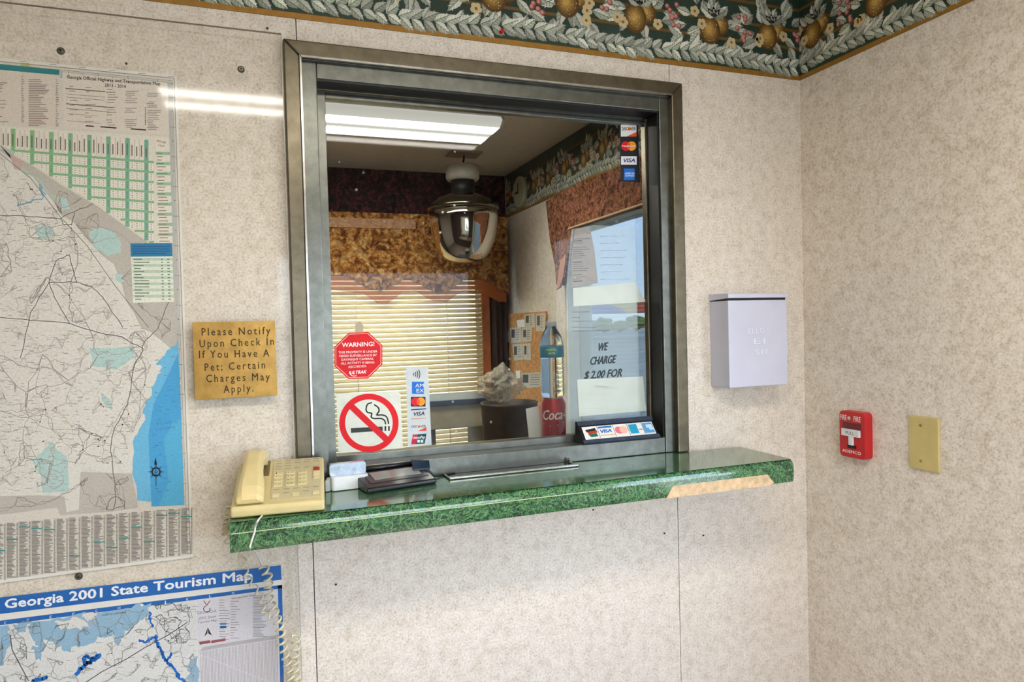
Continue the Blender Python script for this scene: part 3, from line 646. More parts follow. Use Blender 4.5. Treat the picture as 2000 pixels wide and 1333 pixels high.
# ------------------------------------------------------------------ telephone
PO = Vector((-.051, -.172, ZC)); PA = math.radians(-5)
def PT(x, y, z): return PO + Vector((x*math.cos(PA)-y*math.sin(PA), x*math.sin(PA)+y*math.cos(PA), z))
PW, PD = .15, .152
def sl(y): return .016+(.05/PD)*y
sn = Vector((0, -.05, PD)).normalized()
def PS(x, y, h): return PT(x, y+sn.y*h, sl(y)+sn.z*h)       # point h above the sloping face
ph = empty('desk_telephone', PT(PW/2, PD/2, 0), 'cream push button desk telephone at the left end of the counter', 'telephone')
MB().prism([PT(0, 0, .001), PT(0, 0, .015), PT(0, .004, .019), PT(0, PD, sl(PD)), PT(0, PD, .001)], PT(PW, 0, 0)-PT(0, 0, 0)).build('base', IVORY, ph, .004, 3)
def slab(name, x0, y0, x1, y1, h0, h1, m, par, bev=0, **k):
    v = [PS(x0, y0, h0), PS(x1, y0, h0), PS(x1, y1, h0), PS(x0, y1, h0)]; t = [PS(x0, y0, h1), PS(x1, y0, h1), PS(x1, y1, h1), PS(x0, y1, h1)]
    return MB().add(v+t, [(0, 3, 2, 1), (4, 5, 6, 7), (0, 1, 5, 4), (1, 2, 6, 5), (2, 3, 7, 6), (3, 0, 4, 7)]).build(name, m, par, bev, **k)
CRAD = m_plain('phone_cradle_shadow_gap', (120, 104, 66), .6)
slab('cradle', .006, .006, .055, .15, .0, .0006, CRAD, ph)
fp = slab('face_panel', .061, .015, .144, .148, 0, .0022, m_plain('phone_face_grey', (204, 192, 152), .45), ph, .0006)
pf = PR(lambda x, y: PS(x, y, .0023), (0, -.31, .95), .0001)
cols5 = [.070+.0165*i for i in range(5)]
for yy, n0 in ((.142, 5), (.1335, 5), (.124, 2), (.1145, 5), (.046, 5), (.036, 0)):
    for i in range(n0): pf.rect(cols5[i]-.0052, yy-.0014, cols5[i]+.0052, yy+.0014, (166, 154, 120))
pf.build('label_print', PRINT, fp, kind='stuff'); pf = PR(lambda x, y: PS(x, y, .0023), (0, -.31, .95), .0001)
for i in (1, 3): pf.rect(cols5[i]-.0052, .033, cols5[i]+.0052, .0358, (166, 154, 120))
pf.build('label_print', PRINT, fp, kind='stuff')
KEYM = m_plain('phone_key', (226, 212, 160), .4); REDK = m_plain('red_key', (176, 40, 36), .4)
for r_ in range(4):
    for c_ in range(3):
        x = .072+.0205*c_; y = .0625+.0125*(3-r_)-.004
        k_ = slab('key', x-.0075, y-.0042, x+.0075, y+.0042, .0022, .005, KEYM, fp, .0006)
        kp = PR(lambda a, b: PS(a, b, .0051), (0, -.31, .95), .0001)
        kp.text('123456789*0#'[r_*3+c_], (x-.005, y-.0022), (x-.0028, y-.0022), .0042, (70, 60, 40), 1, (0, 1)); kp.rect(x-.0005, y-.0006, x+.005, y+.0006, (150, 138, 100)); kp.build('digit', PRINT, k_)
slab('key', .1315, .100, .1425, .108, .0022, .005, REDK, fp, .0006, label='red key')
for i in range(3): slab('key', .1315, .0715+.009*i, .1425, .079+.009*i, .0022, .0045, KEYM, fp, .0005)
for i in (0, 2, 4): slab('key', cols5[i]-.0055, .022, cols5[i]+.0055, .030, .0022, .0045, KEYM, fp, .0005)
# handset: lofted
hs = MB(); secs = [(.004, .040, .003, .014), (.007, .044, .001, .021), (.022, .045, .001, .029), (.042, .043, .002, .034), (.056, .038, .013, .037), (.078, .035, .018, .039), (.1, .035, .018, .039), (.116, .038, .008, .038), (.126, .041, .002, .036), (.143, .041, .002, .03), (.151, .036, .004, .02)]
N = 8; k0 = len(hs.v); cxh = .0305
for y, wd, b0, t0 in secs:
    for dx, h in ((-.5, b0+.003), (-.5, t0*.62+b0*.38), (-.4, t0-.004), (-.27, t0), (.27, t0), (.4, t0-.004), (.5, t0*.62+b0*.38), (.5, b0+.003)): hs.v.append(PS(cxh+dx*wd, y, h))
for i in range(len(secs)-1):
    for j in range(N): hs.f.append([i*N+j, i*N+(j+1) % N, (i+1)*N+(j+1) % N, (i+1)*N+j]); hs.sm.append(False)
hs.f.append(list(range(N))); hs.sm.append(False); hs.f.append([(len(secs)-1)*N+j for j in range(N)][::-1]); hs.sm.append(False)
hs.build('handset', m_plain('ivory_handset', (226, 206, 148), .33, .05), ph, .002, 3)
def spline(P, n=12):
    P = [Vector(q) for q in P]; o = []
    for i in range(len(P)-1):
        a, b, c, d = P[max(i-1, 0)], P[i], P[i+1], P[min(i+2, len(P)-1)]
        for j in range(n):
            t = j/n; o.append(.5*((2*b)+(c-a)*t+(2*a-5*b+4*c-d)*t*t+(3*b-a-3*c+d)*t**3))
    return o+[P[-1]]
def coil(P, R, pitch):
    S = spline(P, 40); L = 0; o = []
    for i in range(len(S)-1):
        t = (S[i+1]-S[i]).normalized(); a = Vector((0, -1, 0)); a = (a-t*a.dot(t)).normalized(); b = t.cross(a)
        seg = (S[i+1]-S[i]).length; m = max(1, int(seg/pitch*14))
        for j in range(m):
            w_ = 2*math.pi*(L+seg*j/m)/pitch; o.append(S[i]+t*(seg*j/m)+(a*math.cos(w_)+b*math.sin(w_))*R)
        L += seg
    return o
CORD = m_plain('cream_cord', (222, 212, 178), .4)
yc = -.045
MB().tube(coil([PT(-.004, .05, .012), PT(-.012, .06, -.01)]+[ay(x, y, -.05) for x, y in ((440, 1046), (452, 1070), (474, 1092), (482, 1126), (506, 1160), (514, 1192), (528, 1208))], .005, .019), .0017, 6).build('cord', CORD, ph)
MB().tube(coil([ay(x, y, yc) for x, y in ((512, 1104), (524, 1130), (526, 1168), (540, 1206), (548, 1236), (551, 1262), (560, 1290), (566, 1318), (572, 1350), (580, 1356), (580, 1330), (574, 1296), (578, 1262), (578, 1240))], .0072, .0140), .0021, 7).build('cord', CORD, ph)
MB().tube(spline([az(512, 1008, ZC+.002), az(504, 1016, ZC+.004)+Vector((0, -.004, 0)), ay(499, 1028, -.2005), ay(497, 1040, -.2), ay(490, 1062, -.2), ay(489, 1072, -.19), ay(500, 1080, -.1), ay(512, 1104, yc)]), .0017, 6).build('cord', m_plain('white_cord', (236, 234, 228), .4), ph)

# ------------------------------------------------------------------ things on the counter
def RT2(o, a): return lambda x, y, z: Vector((o[0]+x*math.cos(a)-y*math.sin(a), o[1]+x*math.sin(a)+y*math.cos(a), ZC+z))
TT = RT2((.183, -.099), math.radians(11)); TW, TD = .142, .082
te = empty('signature_terminal', TT(TW/2, TD/2, 0), 'black card signature terminal in front of the no smoking sign', 'card terminal')
def wedge(f, w_, d, hf, hb, x0=0, y0=0): return MB().prism([f(x0, y0, .0005), f(x0, y0, hf), f(x0, y0+d, hb), f(x0, y0+d, .0005)], f(x0+w_, y0, 0)-f(x0, y0, 0))
wedge(TT, TW, TD, .010, .028).build('body', PLAST, te, .0035, 3)
def TS(x, y, h=0): return TT(x, y, .010+.018/TD*y+h)
def tslab(name, x0, y0, x1, y1, h, m, par, bev=0):
    a = [TS(x0, y0), TS(x1, y0), TS(x1, y1), TS(x0, y1)]; b = [TS(x0, y0, h), TS(x1, y0, h), TS(x1, y1, h), TS(x0, y1, h)]
    return MB().add(a+b, [(0, 3, 2, 1), (4, 5, 6, 7), (0, 1, 5, 4), (1, 2, 6, 5), (2, 3, 7, 6), (3, 0, 4, 7)]).build(name, m, par, bev)
tslab('bezel', .014, .02, TW-.008, .07, .0012, m_plain('terminal_bezel', (58, 54, 56), .3), te, .0005)
tslab('screen', .026, .03, TW-.02, .064, .0018, m_plain('terminal_screen', (148, 150, 146), .12), te)
MB().tube([TS(.006, .078, .004), TS(TW-.004, .078, .004)], .0042, 10).build('stylus', PLAST, te)
MB().prism([TS(TW-.03, .045, .002), TS(TW+.004, .04, .002), TS(TW+.012, .062, .008), TS(TW-.024, .072, .010)], (0, 0, .004)).build('stylus_cup', m_plain('dark_blue_plastic', (26, 48, 66), .2), te, .001)
MB().tube(spline([TS(TW, .055, .003), TT(TW+.02, .05, .004), TT(TW+.05, .058, .0025), TT(TW+.075, .062, .0025)]), .0018, 6).build('cable', PLAST, te)

WBX = RT2((.124, -.05), math.radians(4))
wbx = empty('card_holder_box', WBX(.034, .014, 0), 'small white plastic box between the telephone and the terminal', 'box')
MB().prism([WBX(x, y, .001) for x, y in rrect(0, 0, .07, .03, .006)], (0, 0, .026)).build('body', WHITE, wbx, .0012)
MB().prism([WBX(x, .012, z) for x, z in rrect(-.002, .026, .068, .05, .006)], (0, .016, 0)).build('lid', m_plain('clear_blue_lid', (196, 216, 238), .15, .2, 60, coat=.6), wbx, .0012)
MB().prism([WBX(-.012, .004, .001), WBX(-.012, .004, .022), WBX(-.006, .016, .026), WBX(-.002, .016, .001)], WBX(.008, 0, 0)-WBX(0, 0, 0)).build('grey_stand', m_plain('grey_stand', (168, 172, 168), .4), wbx, .001)

tr = empty('deal_tray', (.5, -.03, ZC), 'shallow stainless steel pass-through tray set under the window', 'tray')
tp = [az(868, 927, ZC), az(1128, 911, ZC), az(1098, 897, ZC)]
tx0, tx1, ty0 = .352, .640, -.052
box('pan', (tx0+.004, ty0+.004, ZC), (tx1-.004, -.004, ZC+.0012), m_metal('dark_steel_pan', (70, 62, 46), .15, .9), tr)
box('rim', (tx0, ty0-.001, ZC), (tx1, ty0+.005, ZC+.006), STEEL, tr, .002)
box('rim', (tx1-.006, ty0+.005, ZC), (tx1, -.003, ZC+.004), STEEL, tr, .0015)
box('rim', (tx0, ty0+.005, ZC), (tx0+.005, -.003, ZC+.004), STEEL, tr, .0015)
MB().lathe([(.003, .004), (.003, .009), (.0018, .011)], (tx1-.004, -.008, ZC), 10).build('corner_screw', ZINC, tr)

# ------------------------------------------------------------------ stickers on the glass
YS = .0578
def sticker(name, pts, m, label, Y=YS, cat='sticker', th=.0003, **k):
    return MB().prism([ay(x, y, Y) for x, y in pts], (0, th if Y > .06 else th*.6, 0)).build(name, m, None, 0, label=label, cat=cat, **k)
def spr(Y=YS): return PR(onwall(Y), (0, -1, 0), .0001)
REDM = m_plain('red_vinyl', (226, 14, 22), .5, spec=.3); PALE = m_plain('pale_vinyl', (226, 228, 214), .4)
def octo(r, cx=700, cy=695): return [(cx+r*1.035*math.cos(math.radians(22.5+45*i)), cy+.0+r*math.sin(math.radians(22.5+45*i))-.06*r*math.cos(math.radians(22.5+45*i))*.6) for i in range(8)]
o = sticker('warning_sticker', octo(49), REDM, 'red octagonal video surveillance warning sticker on the window glass'); p = spr()
ob, oc = octo(46.5), octo(45.4)
for i in range(8): p.poly([ob[i], ob[(i+1) % 8], oc[(i+1) % 8], oc[i]], (250, 200, 200), 2)
p.text('WARNING!', (668, 678.5), (731, 676), 8.2, (255, 246, 246), 3, bold=.02)
for i, (t, a, b) in enumerate((('THIS PROPERTY IS UNDER', 661, 737), ('VIDEO SURVEILLANCE BY', 662, 736), ('DAY/NIGHT CAMERAS.', 667, 730), ('ALL ACTIVITY IS BEING', 666, 731), ('RECORDED.', 681, 716))):
    y = 690.5+i*7.1; p.text(t, (a, y+.6), (b, y-1.6), 4.3, (255, 226, 226), 3, bold=.015)
p.text('ULTRAK', (684, 731.5), (716, 729.5), 6.2, (255, 240, 240), 3, shear=.25, bold=.03); p.ring(692, 728, 8.6, 10, (255, 235, 235), 3, 16, .75, 60, 200)
p.build('lettering', STICK, o)
sticker('tape_scrap', [(694, 632), (703, 628), (711, 637), (709, 649), (693, 649)], m_plain('beige_tape', (190, 176, 150), .6), 'scrap of beige tape just above the red warning sticker', .0574, 'tape')

o = sticker('no_smoking_sticker', [(657, 769), (776, 765), (782, 770), (787, 876), (661, 886)], PALE, 'square no smoking sticker in the lower left corner of the glass'); p = spr()
p.line([(683, 791), (757, 861)], 12.5, (222, 16, 30), 5)
p.ring(720.5, 826.5, 46.5, 58, (228, 14, 26), 4, 56, .985)
p.poly([(685, 837), (747, 833.5), (747.5, 842), (685.5, 846)], (50, 58, 54), 3)
for x in (751, 758): p.rect(x, 833, x+3.2, 842, (30, 34, 32), 3)
S1 = [(726, 787), (718, 790), (715, 800), (718, 806), (726, 808), (725, 815), (731, 818), (744, 818), (751, 822), (753, 829)]
S2 = [(731, 791), (739, 797), (740, 804), (736, 811), (746, 811), (755, 815), (759, 828)]
for S in (S1, S2):
    q = [(v.x, v.y) for v in spline([(x, y, 0) for x, y in S], 6)]; p.line(q, 2.6, (30, 34, 32), 3)
p.build('symbol', STICK, o)

NAVY = (26, 40, 110)
def lg_visa(p, x0, y0, x1, y1, z=3, bars=False, bg_=(238, 238, 244)):
    p.rect(x0, y0, x1, y1, bg_, z); h = y1-y0
    if bars: p.rect(x0, y0, x1, y0+h*.1, NAVY, z+1); p.rect(x0, y1-h*.1, x1, y1, (214, 170, 110), z+1)
    p.text('VISA', (x0+(x1-x0)*.16, y0+h*.72), (x1-(x1-x0)*.12, y0+h*.69), h*.45, (30, 44, 120), z+2, shear=.2, bold=.03)
def lg_mc(p, x0, y0, x1, y1, z=3, bg_=(22, 20, 22), txt=False):
    if bg_: p.rect(x0, y0, x1, y1, bg_, z)
    w_ = x1-x0; h = y1-y0; r = min(h*.44, w_*.29); cy = (y0+y1)/2; cx = (x0+x1)/2
    p.disc(cx-r*.62, cy, r, (228, 24, 38), z+1); p.disc(cx+r*.62, cy, r, (246, 160, 34), z+1.3)
    p.disc(cx, cy, r*.38, (244, 94, 30), z+1.6, r*.78)
    if txt: p.text('MasterCard', (cx-r*1.35, cy+r*.16), (cx+r*1.35, cy+r*.14), r*.36, (250, 236, 226), z+2, bold=.02)
def lg_disc(p, x0, y0, x1, y1, z=3, bg_=(240, 240, 238)):
    p.rect(x0, y0, x1, y1, bg_, z); w_ = x1-x0; h = y1-y0
    p.poly([(x1, y0+h*.62), (x1, y1), (x0+w_*.35, y1)], (232, 92, 40), z+1)
    p.text('DISC', (x0+w_*.06, y0+h*.5), (x0+w_*.45, y0+h*.48), h*.26, (40, 40, 44), z+2, bold=.02); p.disc(x0+w_*.54, y0+h*.36, h*.14, (228, 110, 40), z+2, n=12); p.text('VER', (x0+w_*.62, y0+h*.48), (x0+w_*.95, y0+h*.46), h*.26, (40, 40, 44), z+2, bold=.02)
def lg_amex(p, x0, y0, x1, y1, z=3, two=True):
    p.rect(x0, y0, x1, y1, (30, 116, 214), z); w_ = x1-x0; h = y1-y0
    if two:
        p.text('AM', (x0+w_*.28, y0+h*.46), (x1, y0+h*.45), h*.3, (236, 244, 255), z+2, bold=.0); p.text('EX', (x0+w_*.38, y0+h*.88), (x1, y0+h*.87), h*.3, (236, 244, 255), z+2)
    else:
        p.text('AMERICAN', (x0+w_*.08, y0+h*.5), (x1, y0+h*.49), h*.15, (210, 230, 255), z+2, bold=.02); p.text('EXPRESS', (x0+w_*.14, y0+h*.7), (x1, y0+h*.69), h*.15, (210, 230, 255), z+2, bold=.02)
o = sticker('payment_strip_sticker', [(792.5, 719), (836, 717), (843, 870), (797, 873)], m_plain('silver_vinyl', (206, 212, 214), .4), 'tall pale payment card logo strip beside the no smoking sticker'); p = spr()
for i, r in enumerate((5, 9, 13, 17)): p.ring(803, 731.5, r-.8, r+.8, (40, 44, 48), 3, 10, 1.0, -32, 32)
lg_amex(p, 804.5, 746, 828, 770); lg_mc(p, 802.5, 775.5, 831, 794.5)
p.line([(803, 801), (832, 799)], 2, NAVY, 3); p.text('VISA', (808, 813), (829, 811.5), 7.5, (30, 40, 80), 3, shear=.2, bold=.025); p.line([(803, 819), (832, 817)], 1.4, (214, 150, 90), 3)
p.text('DISC', (803.5, 836), (816, 835.5), 4.4, (60, 60, 64), 3, bold=.015); p.disc(818.5, 833.6, 2.4, (228, 96, 50), 3, n=10); p.text('VER', (821.5, 835.3), (831.5, 834.7), 4.4, (60, 60, 64), 3, bold=.015); p.poly([(816, 842.5), (832.5, 834.5), (833, 842)], (226, 78, 60), 3)
p.poly([(806, 849.5), (833, 847.5), (829.5, 867), (803, 868.5)], (12, 76, 80), 3); p.poly([(806, 849.5), (816, 848.8), (812.5, 868), (803, 868.5)], (206, 30, 62), 3.3)
p.text('UnionPay', (806, 858), (830, 856.5), 5, (240, 244, 244), 5, shear=.2, bold=.02)
for i in range(2): p.rect(815+i*6.5, 859.5, 820+i*6.5, 865, (220, 232, 232), 5)
p.build('logos', STICK, o)
o = sticker('card_strip_sticker', [(1210.5, 240.5), (1246, 242), (1249, 357), (1212, 355)], m_plain('navy_vinyl', (14, 24, 40), .3), 'narrow navy card logo strip in the top right corner of the glass'); p = spr()
lg_disc(p, 1212.5, 243.5, 1243, 267); lg_mc(p, 1212, 272, 1243.5, 299, bg_=None, txt=True); lg_visa(p, 1213, 305.5, 1243.5, 322); lg_amex(p, 1218.5, 329.5, 1239, 352, two=False)
p.build('logos', STICK, o)

# ------------------------------------------------------------------ papers behind the glass
SLEEVE = m_plain('translucent_sleeve', (214, 226, 236), .4, .04, alpha=.22); MILK = m_plain('thin_white_paper', (250, 248, 240), .6, .03, alpha=.7)
o = sticker('key_charge_sign', [(1116, 448), (1160, 440), (1241, 444), (1252, 858), (1109, 866), (1106, 560)], SLEEVE, 'see-through paper sign reading we charge $2.00 for key', .0655, 'sign'); p = PR(onwall(.0655), (0, -1, 0), .0001)
for t, a, b, h in (('WE', (1169, 686), (1187, 684), 15), ('CHARGE', (1153, 713), (1203, 709), 15), ('$ 2.00 FOR', (1141, 741), (1214, 735.5), 15), ('KEY', (1168, 768), (1194, 765), 14)): p.text(t, a, b, h, (30, 40, 40), 3, (.05, -1), shear=.28, bold=.03)
p.build('lettering', PRINT, o); p = PR(onwall(.0655), (0, -1, 0), .0001)
for y, a, b in ((610, 1117, 1152), (621, 1118, 1132), (628, 1118, 1160), (640, 1117, 1164), (647, 1117, 1190), (569, 1117, 1150), (576, 1118, 1170)): p.line([(a, y), (b, y-.6)], 1.1, (110, 120, 140), 3)
for i in range(9): p.line([(1172, 462+i*14), (1172+rng.uniform(30, 62), 461+i*14)], 1.2, (168, 186, 214), 3)
p.build('fine_print', PRINT, o, kind='stuff')
o = sticker('policy_notice', [(1123, 447), (1152, 443), (1161, 490), (1168, 553), (1116, 562), (1116, 500)], m_plain('grey_paper', (178, 164, 160), .7), 'small grey printed policy notice behind the sign under the curtain', .0645, 'paper'); p = PR(onwall(.0645), (0, -1, 0), .0001)
p.text('Room Policy', (1146, 457), (1154, 456.5), 3, (60, 50, 50), 3)
yy = 467
while yy < 556:
    hd = rng.random() < .2; p.line([(1119, yy+.3), (1119+rng.uniform(16, 34 if not hd else 20), yy-.6)], 1.6 if hd else 1.1, (84, 70, 72) if hd else (120, 106, 106), 3); yy += rng.choice([4.2, 4.2, 8])
p.build('lettering', PRINT, o)
o = sticker('taped_note', [(1127, 742), (1250, 736), (1256, 735), (1262, 803), (1131, 814)], MILK, 'wide white note taped over the lower part of the sign', .0632, 'paper'); p = PR(onwall(.0632), (0, -1, 0), .0001)
for i in range(9):
    x, y = rng.uniform(1136, 1200), rng.uniform(752, 802); p.line([(x, y), (x+rng.uniform(15, 50), y+rng.uniform(-2, 6))], .8, (206, 204, 196), 2)
p.line([(1131, 743), (1134, 812)], 1.2, (224, 220, 204), 2); p.build('creases', PRINT, o)
sticker('receipt_slip', [(1119, 563), (1240, 552), (1262, 590), (1120, 599)], MILK, 'crooked white slip across the middle of the see-through sign', .0638, 'paper')

# card logo stand on the window track
CS = empty('card_logo_stand', (.775, .02, ZC+.036), 'angled black counter stand with five payment card logos', 'sign holder')
zb = ZC+.0365; X0, X1 = .676, .872
MB().prism([(X0, -.006, zb), (X0, .044, zb), (X0, .040, zb+.047), (X0, .034, zb+.047)], (X1-X0, 0, 0)).build('holder', PLAST, CS, .0012)
LU = Vector((0, .040, .047)); LN = Vector((0, -.047, .040)).normalized()
cm = lambda u, v: Vector((X0+(X1-X0)*u, -.006, zb))+LU*v+LN*.0003
MB().prism([cm(.04, .2), cm(.97, .2), cm(.97, .74), cm(.04, .74)], LN*.0006).build('card', PAPER, CS)
for v0, v1 in ((.04, .17), (.8, .97)): MB().prism([cm(.0, v0), cm(1, v0), cm(1, v1), cm(.0, v1)], LN*.002).build('lip', m_metal('blue_grey_lip', (90, 104, 130), .3, .6), CS)
class FP(PR): pass
k_ = 100
p = PR(lambda x, y: cm(x/k_, 1-y/k_*1.0), LN, .0001); p.step = .0001
_old = p.fn; p.fn = lambda x, y: _old(x, y)+LN*.0008
p.poly([(7, 40), (20, 34), (21, 44), (8, 50)], (40, 36, 40), 3); p.poly([(9, 50), (21, 44), (22, 54), (10, 60)], (190, 60, 50), 3.2); p.poly([(9, 60), (20, 56), (21, 70), (12, 72)], (40, 110, 80), 3)
p.rect(24, 30, 42, 38, (40, 130, 200), 3); p.text('VISA', (26, 58), (40, 57), 14, (60, 110, 190), 3, shear=.2, bold=.02); p.rect(24, 66, 42, 70, (226, 190, 130), 3)
p.disc(50, 52, 5.2, (232, 120, 140), 3, 16); p.disc(56, 52, 5.2, (246, 190, 170), 3.3, 16)
p.rect(64, 32, 75, 72, (40, 160, 200), 3); p.rect(76, 54, 81, 58, (90, 110, 130), 3); p.rect(83, 30, 96, 74, (90, 160, 214), 3); p.rect(87, 38, 95, 52, (200, 224, 240), 4); p.rect(90, 52, 96, 62, (200, 224, 240), 4)
for x in (22.7, 43.4, 62.2, 82): p.rect(x, 27, x+.5, 78, (60, 90, 110), 4)
p.build('logos', STICK, CS)

# ------------------------------------------------------------------ office side of the window
DESK = m_plain('office_desk_laminate', (120, 104, 84), .4, .1)
box('office_desk', (.0, .115, ZC-.05), (1.29, .44, ZC-.012), DESK, None, .002, label='narrow desk top just inside the service window', cat='desk')
cc = ay(1081, 800, .31); cx, cyy = cc.x, .31
can = empty('drink_can', (cx, cyy, ZC-.012), 'red cola can behind the glass under the water bottle', 'can')
zz = ZC-.012
MB().lathe([(.020, .002), (.026, 0), (.0325, .010), (.0325, .108), (.027, .119), (.0268, .122)], (cx, cyy, zz), 40).build('body', m_plain('red_can', (186, 28, 36), .3, .05, metal=.3), can)
MB().lathe([(.0262, .1215), (.0262, .1226), (.022, .1226), (.022, .121)], (cx, cyy, zz), 32).build('lid', STEEL, can)
a0 = math.atan2(-DIST-cyy, -cx)
def cyl(R, x, y0): return lambda u, v: Vector((x+R*math.cos(a0+u/R), cyy+R*math.sin(a0+u/R), y0+v))
p = PR(cyl(.0327, cx, zz), (0, 0, 0)); p.text('Coca', (-.032, .066), (.026, .068), .026, (244, 236, 232), 1, (0, 1), shear=.3, bold=.02); p.text('-Cola', (.03, .068), (.08, .07), .026, (244, 236, 232), 1, (0, 1), shear=.3, bold=.02)
p.line([(-.03, .056), (-.01, .05), (.01, .052), (.026, .058)], .003, (240, 232, 228), 1); p.build('script_lettering', STICK, can)
bt = empty('water_bottle', (cx-.001, cyy, zz+.1226), 'clear plastic water bottle with teal label standing on the cola can', 'bottle')
zb2 = zz+.1232; prof = [(.024, 0), (.030, .004), (.031, .010)]
for i in range(11): h = .014+i*.0082; prof += [(.0318, h), (.0292, h+.0041)]
prof += [(.032, .108), (.032, .138), (.0315, .142), (.030, .152), (.026, .166), (.018, .18), (.0135, .188), (.0125, .192)]
PET = m_plain('clear_pet', (240, 246, 246), .03, .02, trans=1.0); nodes(PET)[2].inputs['IOR'].default_value = 1.33
MB().lathe(prof, (cx-.001, cyy, zb2), 36).build('body', PET, bt)
MB().lathe([(.0142, .19), (.0142, .202), (.0135, .2035)], (cx-.001, cyy, zb2), 24).build('cap', m_plain('clear_white_cap', (226, 230, 228), .3, alpha=.8), bt)
lb = MB().lathe([(.0322, .108), (.0326, .1085), (.0326, .1375), (.0322, .138)], (cx-.001, cyy, zb2), 36).build('label', m_plain('teal_label', (24, 128, 158), .35), bt)
p = PR(cyl(.0328, cx-.001, zb2), (0, 0, 0)); p.rect(-.02, .113, .018, .134, (60, 160, 60), 1); p.build('green_panel', STICK, lb)
p = PR(cyl(.033, cx-.001, zb2), (0, 0, 0)); p.text('PURIFIED', (-.014, .125), (.012, .1255), .006, (220, 236, 120), 1, (0, 1), bold=.02); p.text('WATER', (-.01, .116), (.01, .1165), .006, (220, 236, 120), 1, (0, 1), bold=.02); p.build('lettering', STICK, lb)
p0, p1 = ay(1027, 798, .33), ay(1056, 790, .36)
MB().prism([ay(1027, 799, .345), ay(1055, 793, .345), Vector((ay(1060, 850, .33).x, .33, zz)), Vector((ay(1034, 850, .33).x, .33, zz))], (0, .0008, 0)).build('leaning_card', PAPER, None, 0, label='blank white card leaning to the left of the cola can', cat='card')
# ------------------------------------------------------------------ wall box, alarm, blank plate
MBX0, MBX1, MBY, MZ0, MZ1 = 1.017, 1.189, -.072, 1.291, 1.511
LAV = m_plain('lavender_white_enamel', (206, 208, 226), .35, .03, 10)
mx = empty('wall_drop_box', ((MBX0+MBX1)/2, MBY/2, MZ0), 'white metal drop box mounted on the wall right of the window', 'wall box')
box('body', (MBX0+.002, MBY+.002, MZ0), (MBX1-.002, 0, MZ1-.018), LAV, mx, .0015)
MB().prism([(MBX0, 0, MZ1), (MBX0, MBY-.001, MZ1-.002), (MBX0, MBY-.001, MZ1-.0125), (MBX0, 0, MZ1-.0165)], (MBX1-MBX0, 0, 0)).build('lid', LAV, mx, .0015)
box('gap', (MBX0+.003, MBY+.006, MZ1-.0195), (MBX1-.003, -.001, MZ1-.012), BLACK, mx)
p = PR(onwall(MBY+.002), (0, -1, 0), .0002)
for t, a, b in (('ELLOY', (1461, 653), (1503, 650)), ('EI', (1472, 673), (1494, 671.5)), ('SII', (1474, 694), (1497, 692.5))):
    p.text(t, a, b, 10.5, (232, 234, 246), 2, space=1.15); p.text(t, (a[0]-.9, a[1]+.9), (b[0]-.9, b[1]+.9), 10.5, (186, 188, 208), 1, space=1.15)  # flat letters; the darker offset copy paints the shade of raised lettering
p.build('emboss_shaded_lettering', PRINT, mx)

XF = XR-.024
onx = lambda X: (lambda x, y: ax(x, y, X))
fa, fb = ax(1637.5, 804, XF), ax(1689, 896, XF)
fr = [ax(*q, XF) for q in ((1637, 803), (1688, 806), (1691, 898), (1641, 893))]
y0, y1 = (fr[1].y+fr[2].y)/2, (fr[0].y+fr[3].y)/2; z1, z0 = (fr[0].z+fr[1].z)/2, (fr[2].z+fr[3].z)/2
RED = m_plain('red_enamel', (196, 30, 34), .35, .06)
fs = empty('fire_alarm_pull', (XR, (y0+y1)/2, z0), 'red fire alarm pull station with white T handle on the right wall', 'fire alarm')
out = rrect(y0, z0, y1, z1, .010, 5)
hz = (y0+y1)/2; H = z1-z0; Wd = y1-y0
MB().prism([(XF, a, b) for a, b in out], (XR-XF, 0, 0)).build('housing', RED, fs, .0025, 3)
cav = [(hz-Wd*.36, z0+H*.58), (hz+Wd*.36, z0+H*.58), (hz+Wd*.36, z0+H*.76), (hz-Wd*.36, z0+H*.76)]
MB().prism([(XF-.0004, a, b) for a, b in cav], (.002, 0, 0)).build('recess', m_plain('dark_red_recess', (112, 30, 38), .4), fs)
hnd = [(hz-Wd*.34, z0+H*.47), (hz+Wd*.34, z0+H*.47), (hz+Wd*.34, z0+H*.62), (hz-Wd*.34, z0+H*.62)]
hd = MB(); hd.prism([(XF-.006, a, b) for a, b in hnd], (.006, 0, 0)); hd.prism([(XF-.005, a, b) for a, b in ((hz-Wd*.08, z0+H*.28), (hz+Wd*.08, z0+H*.28), (hz+Wd*.08, z0+H*.47), (hz-Wd*.08, z0+H*.47))], (.005, 0, 0))
hd = hd.build('handle', WHITE, fs, .0008, label='white T-shaped pull handle')
MB().prism([(XF-.002, a, b) for a, b in ((hz-Wd*.15, z0+H*.21), (hz+Wd*.15, z0+H*.21), (hz+Wd*.15, z0+H*.28), (hz-Wd*.15, z0+H*.28))], (.002, 0, 0)).build('slot', BLACK, fs)
fm = lambda X: (lambda u, v: Vector((X, y1-u*Wd, z0+v*H)))
p = PR(fm(XF), (-1, 0, 0), .0002); wt = (246, 236, 230)
p.text('FIRE', (.06, .80), (.30, .80), .11, wt, 1, (0, 1), bold=.01); p.build('lettering', PRINT, fs); p = PR(fm(XF), (-1, 0, 0), .0002); p.text('FIRE', (.58, .80), (.84, .80), .11, wt, 1, (0, 1), bold=.01); p.build('lettering', PRINT, fs); p = PR(fm(XF), (-1, 0, 0), .0002); p.text('ADEMCO', (.12, .10), (.84, .10), .062, wt, 1, (0, 1), bold=.02); p.build('lettering', PRINT, fs)
p = PR(fm(XF-.006), (-1, 0, 0), .0002); p.text('PULL', (.34, .51), (.66, .51), .07, (40, 40, 40), 1, (0, 1)); p.build('lettering', PRINT, hd)
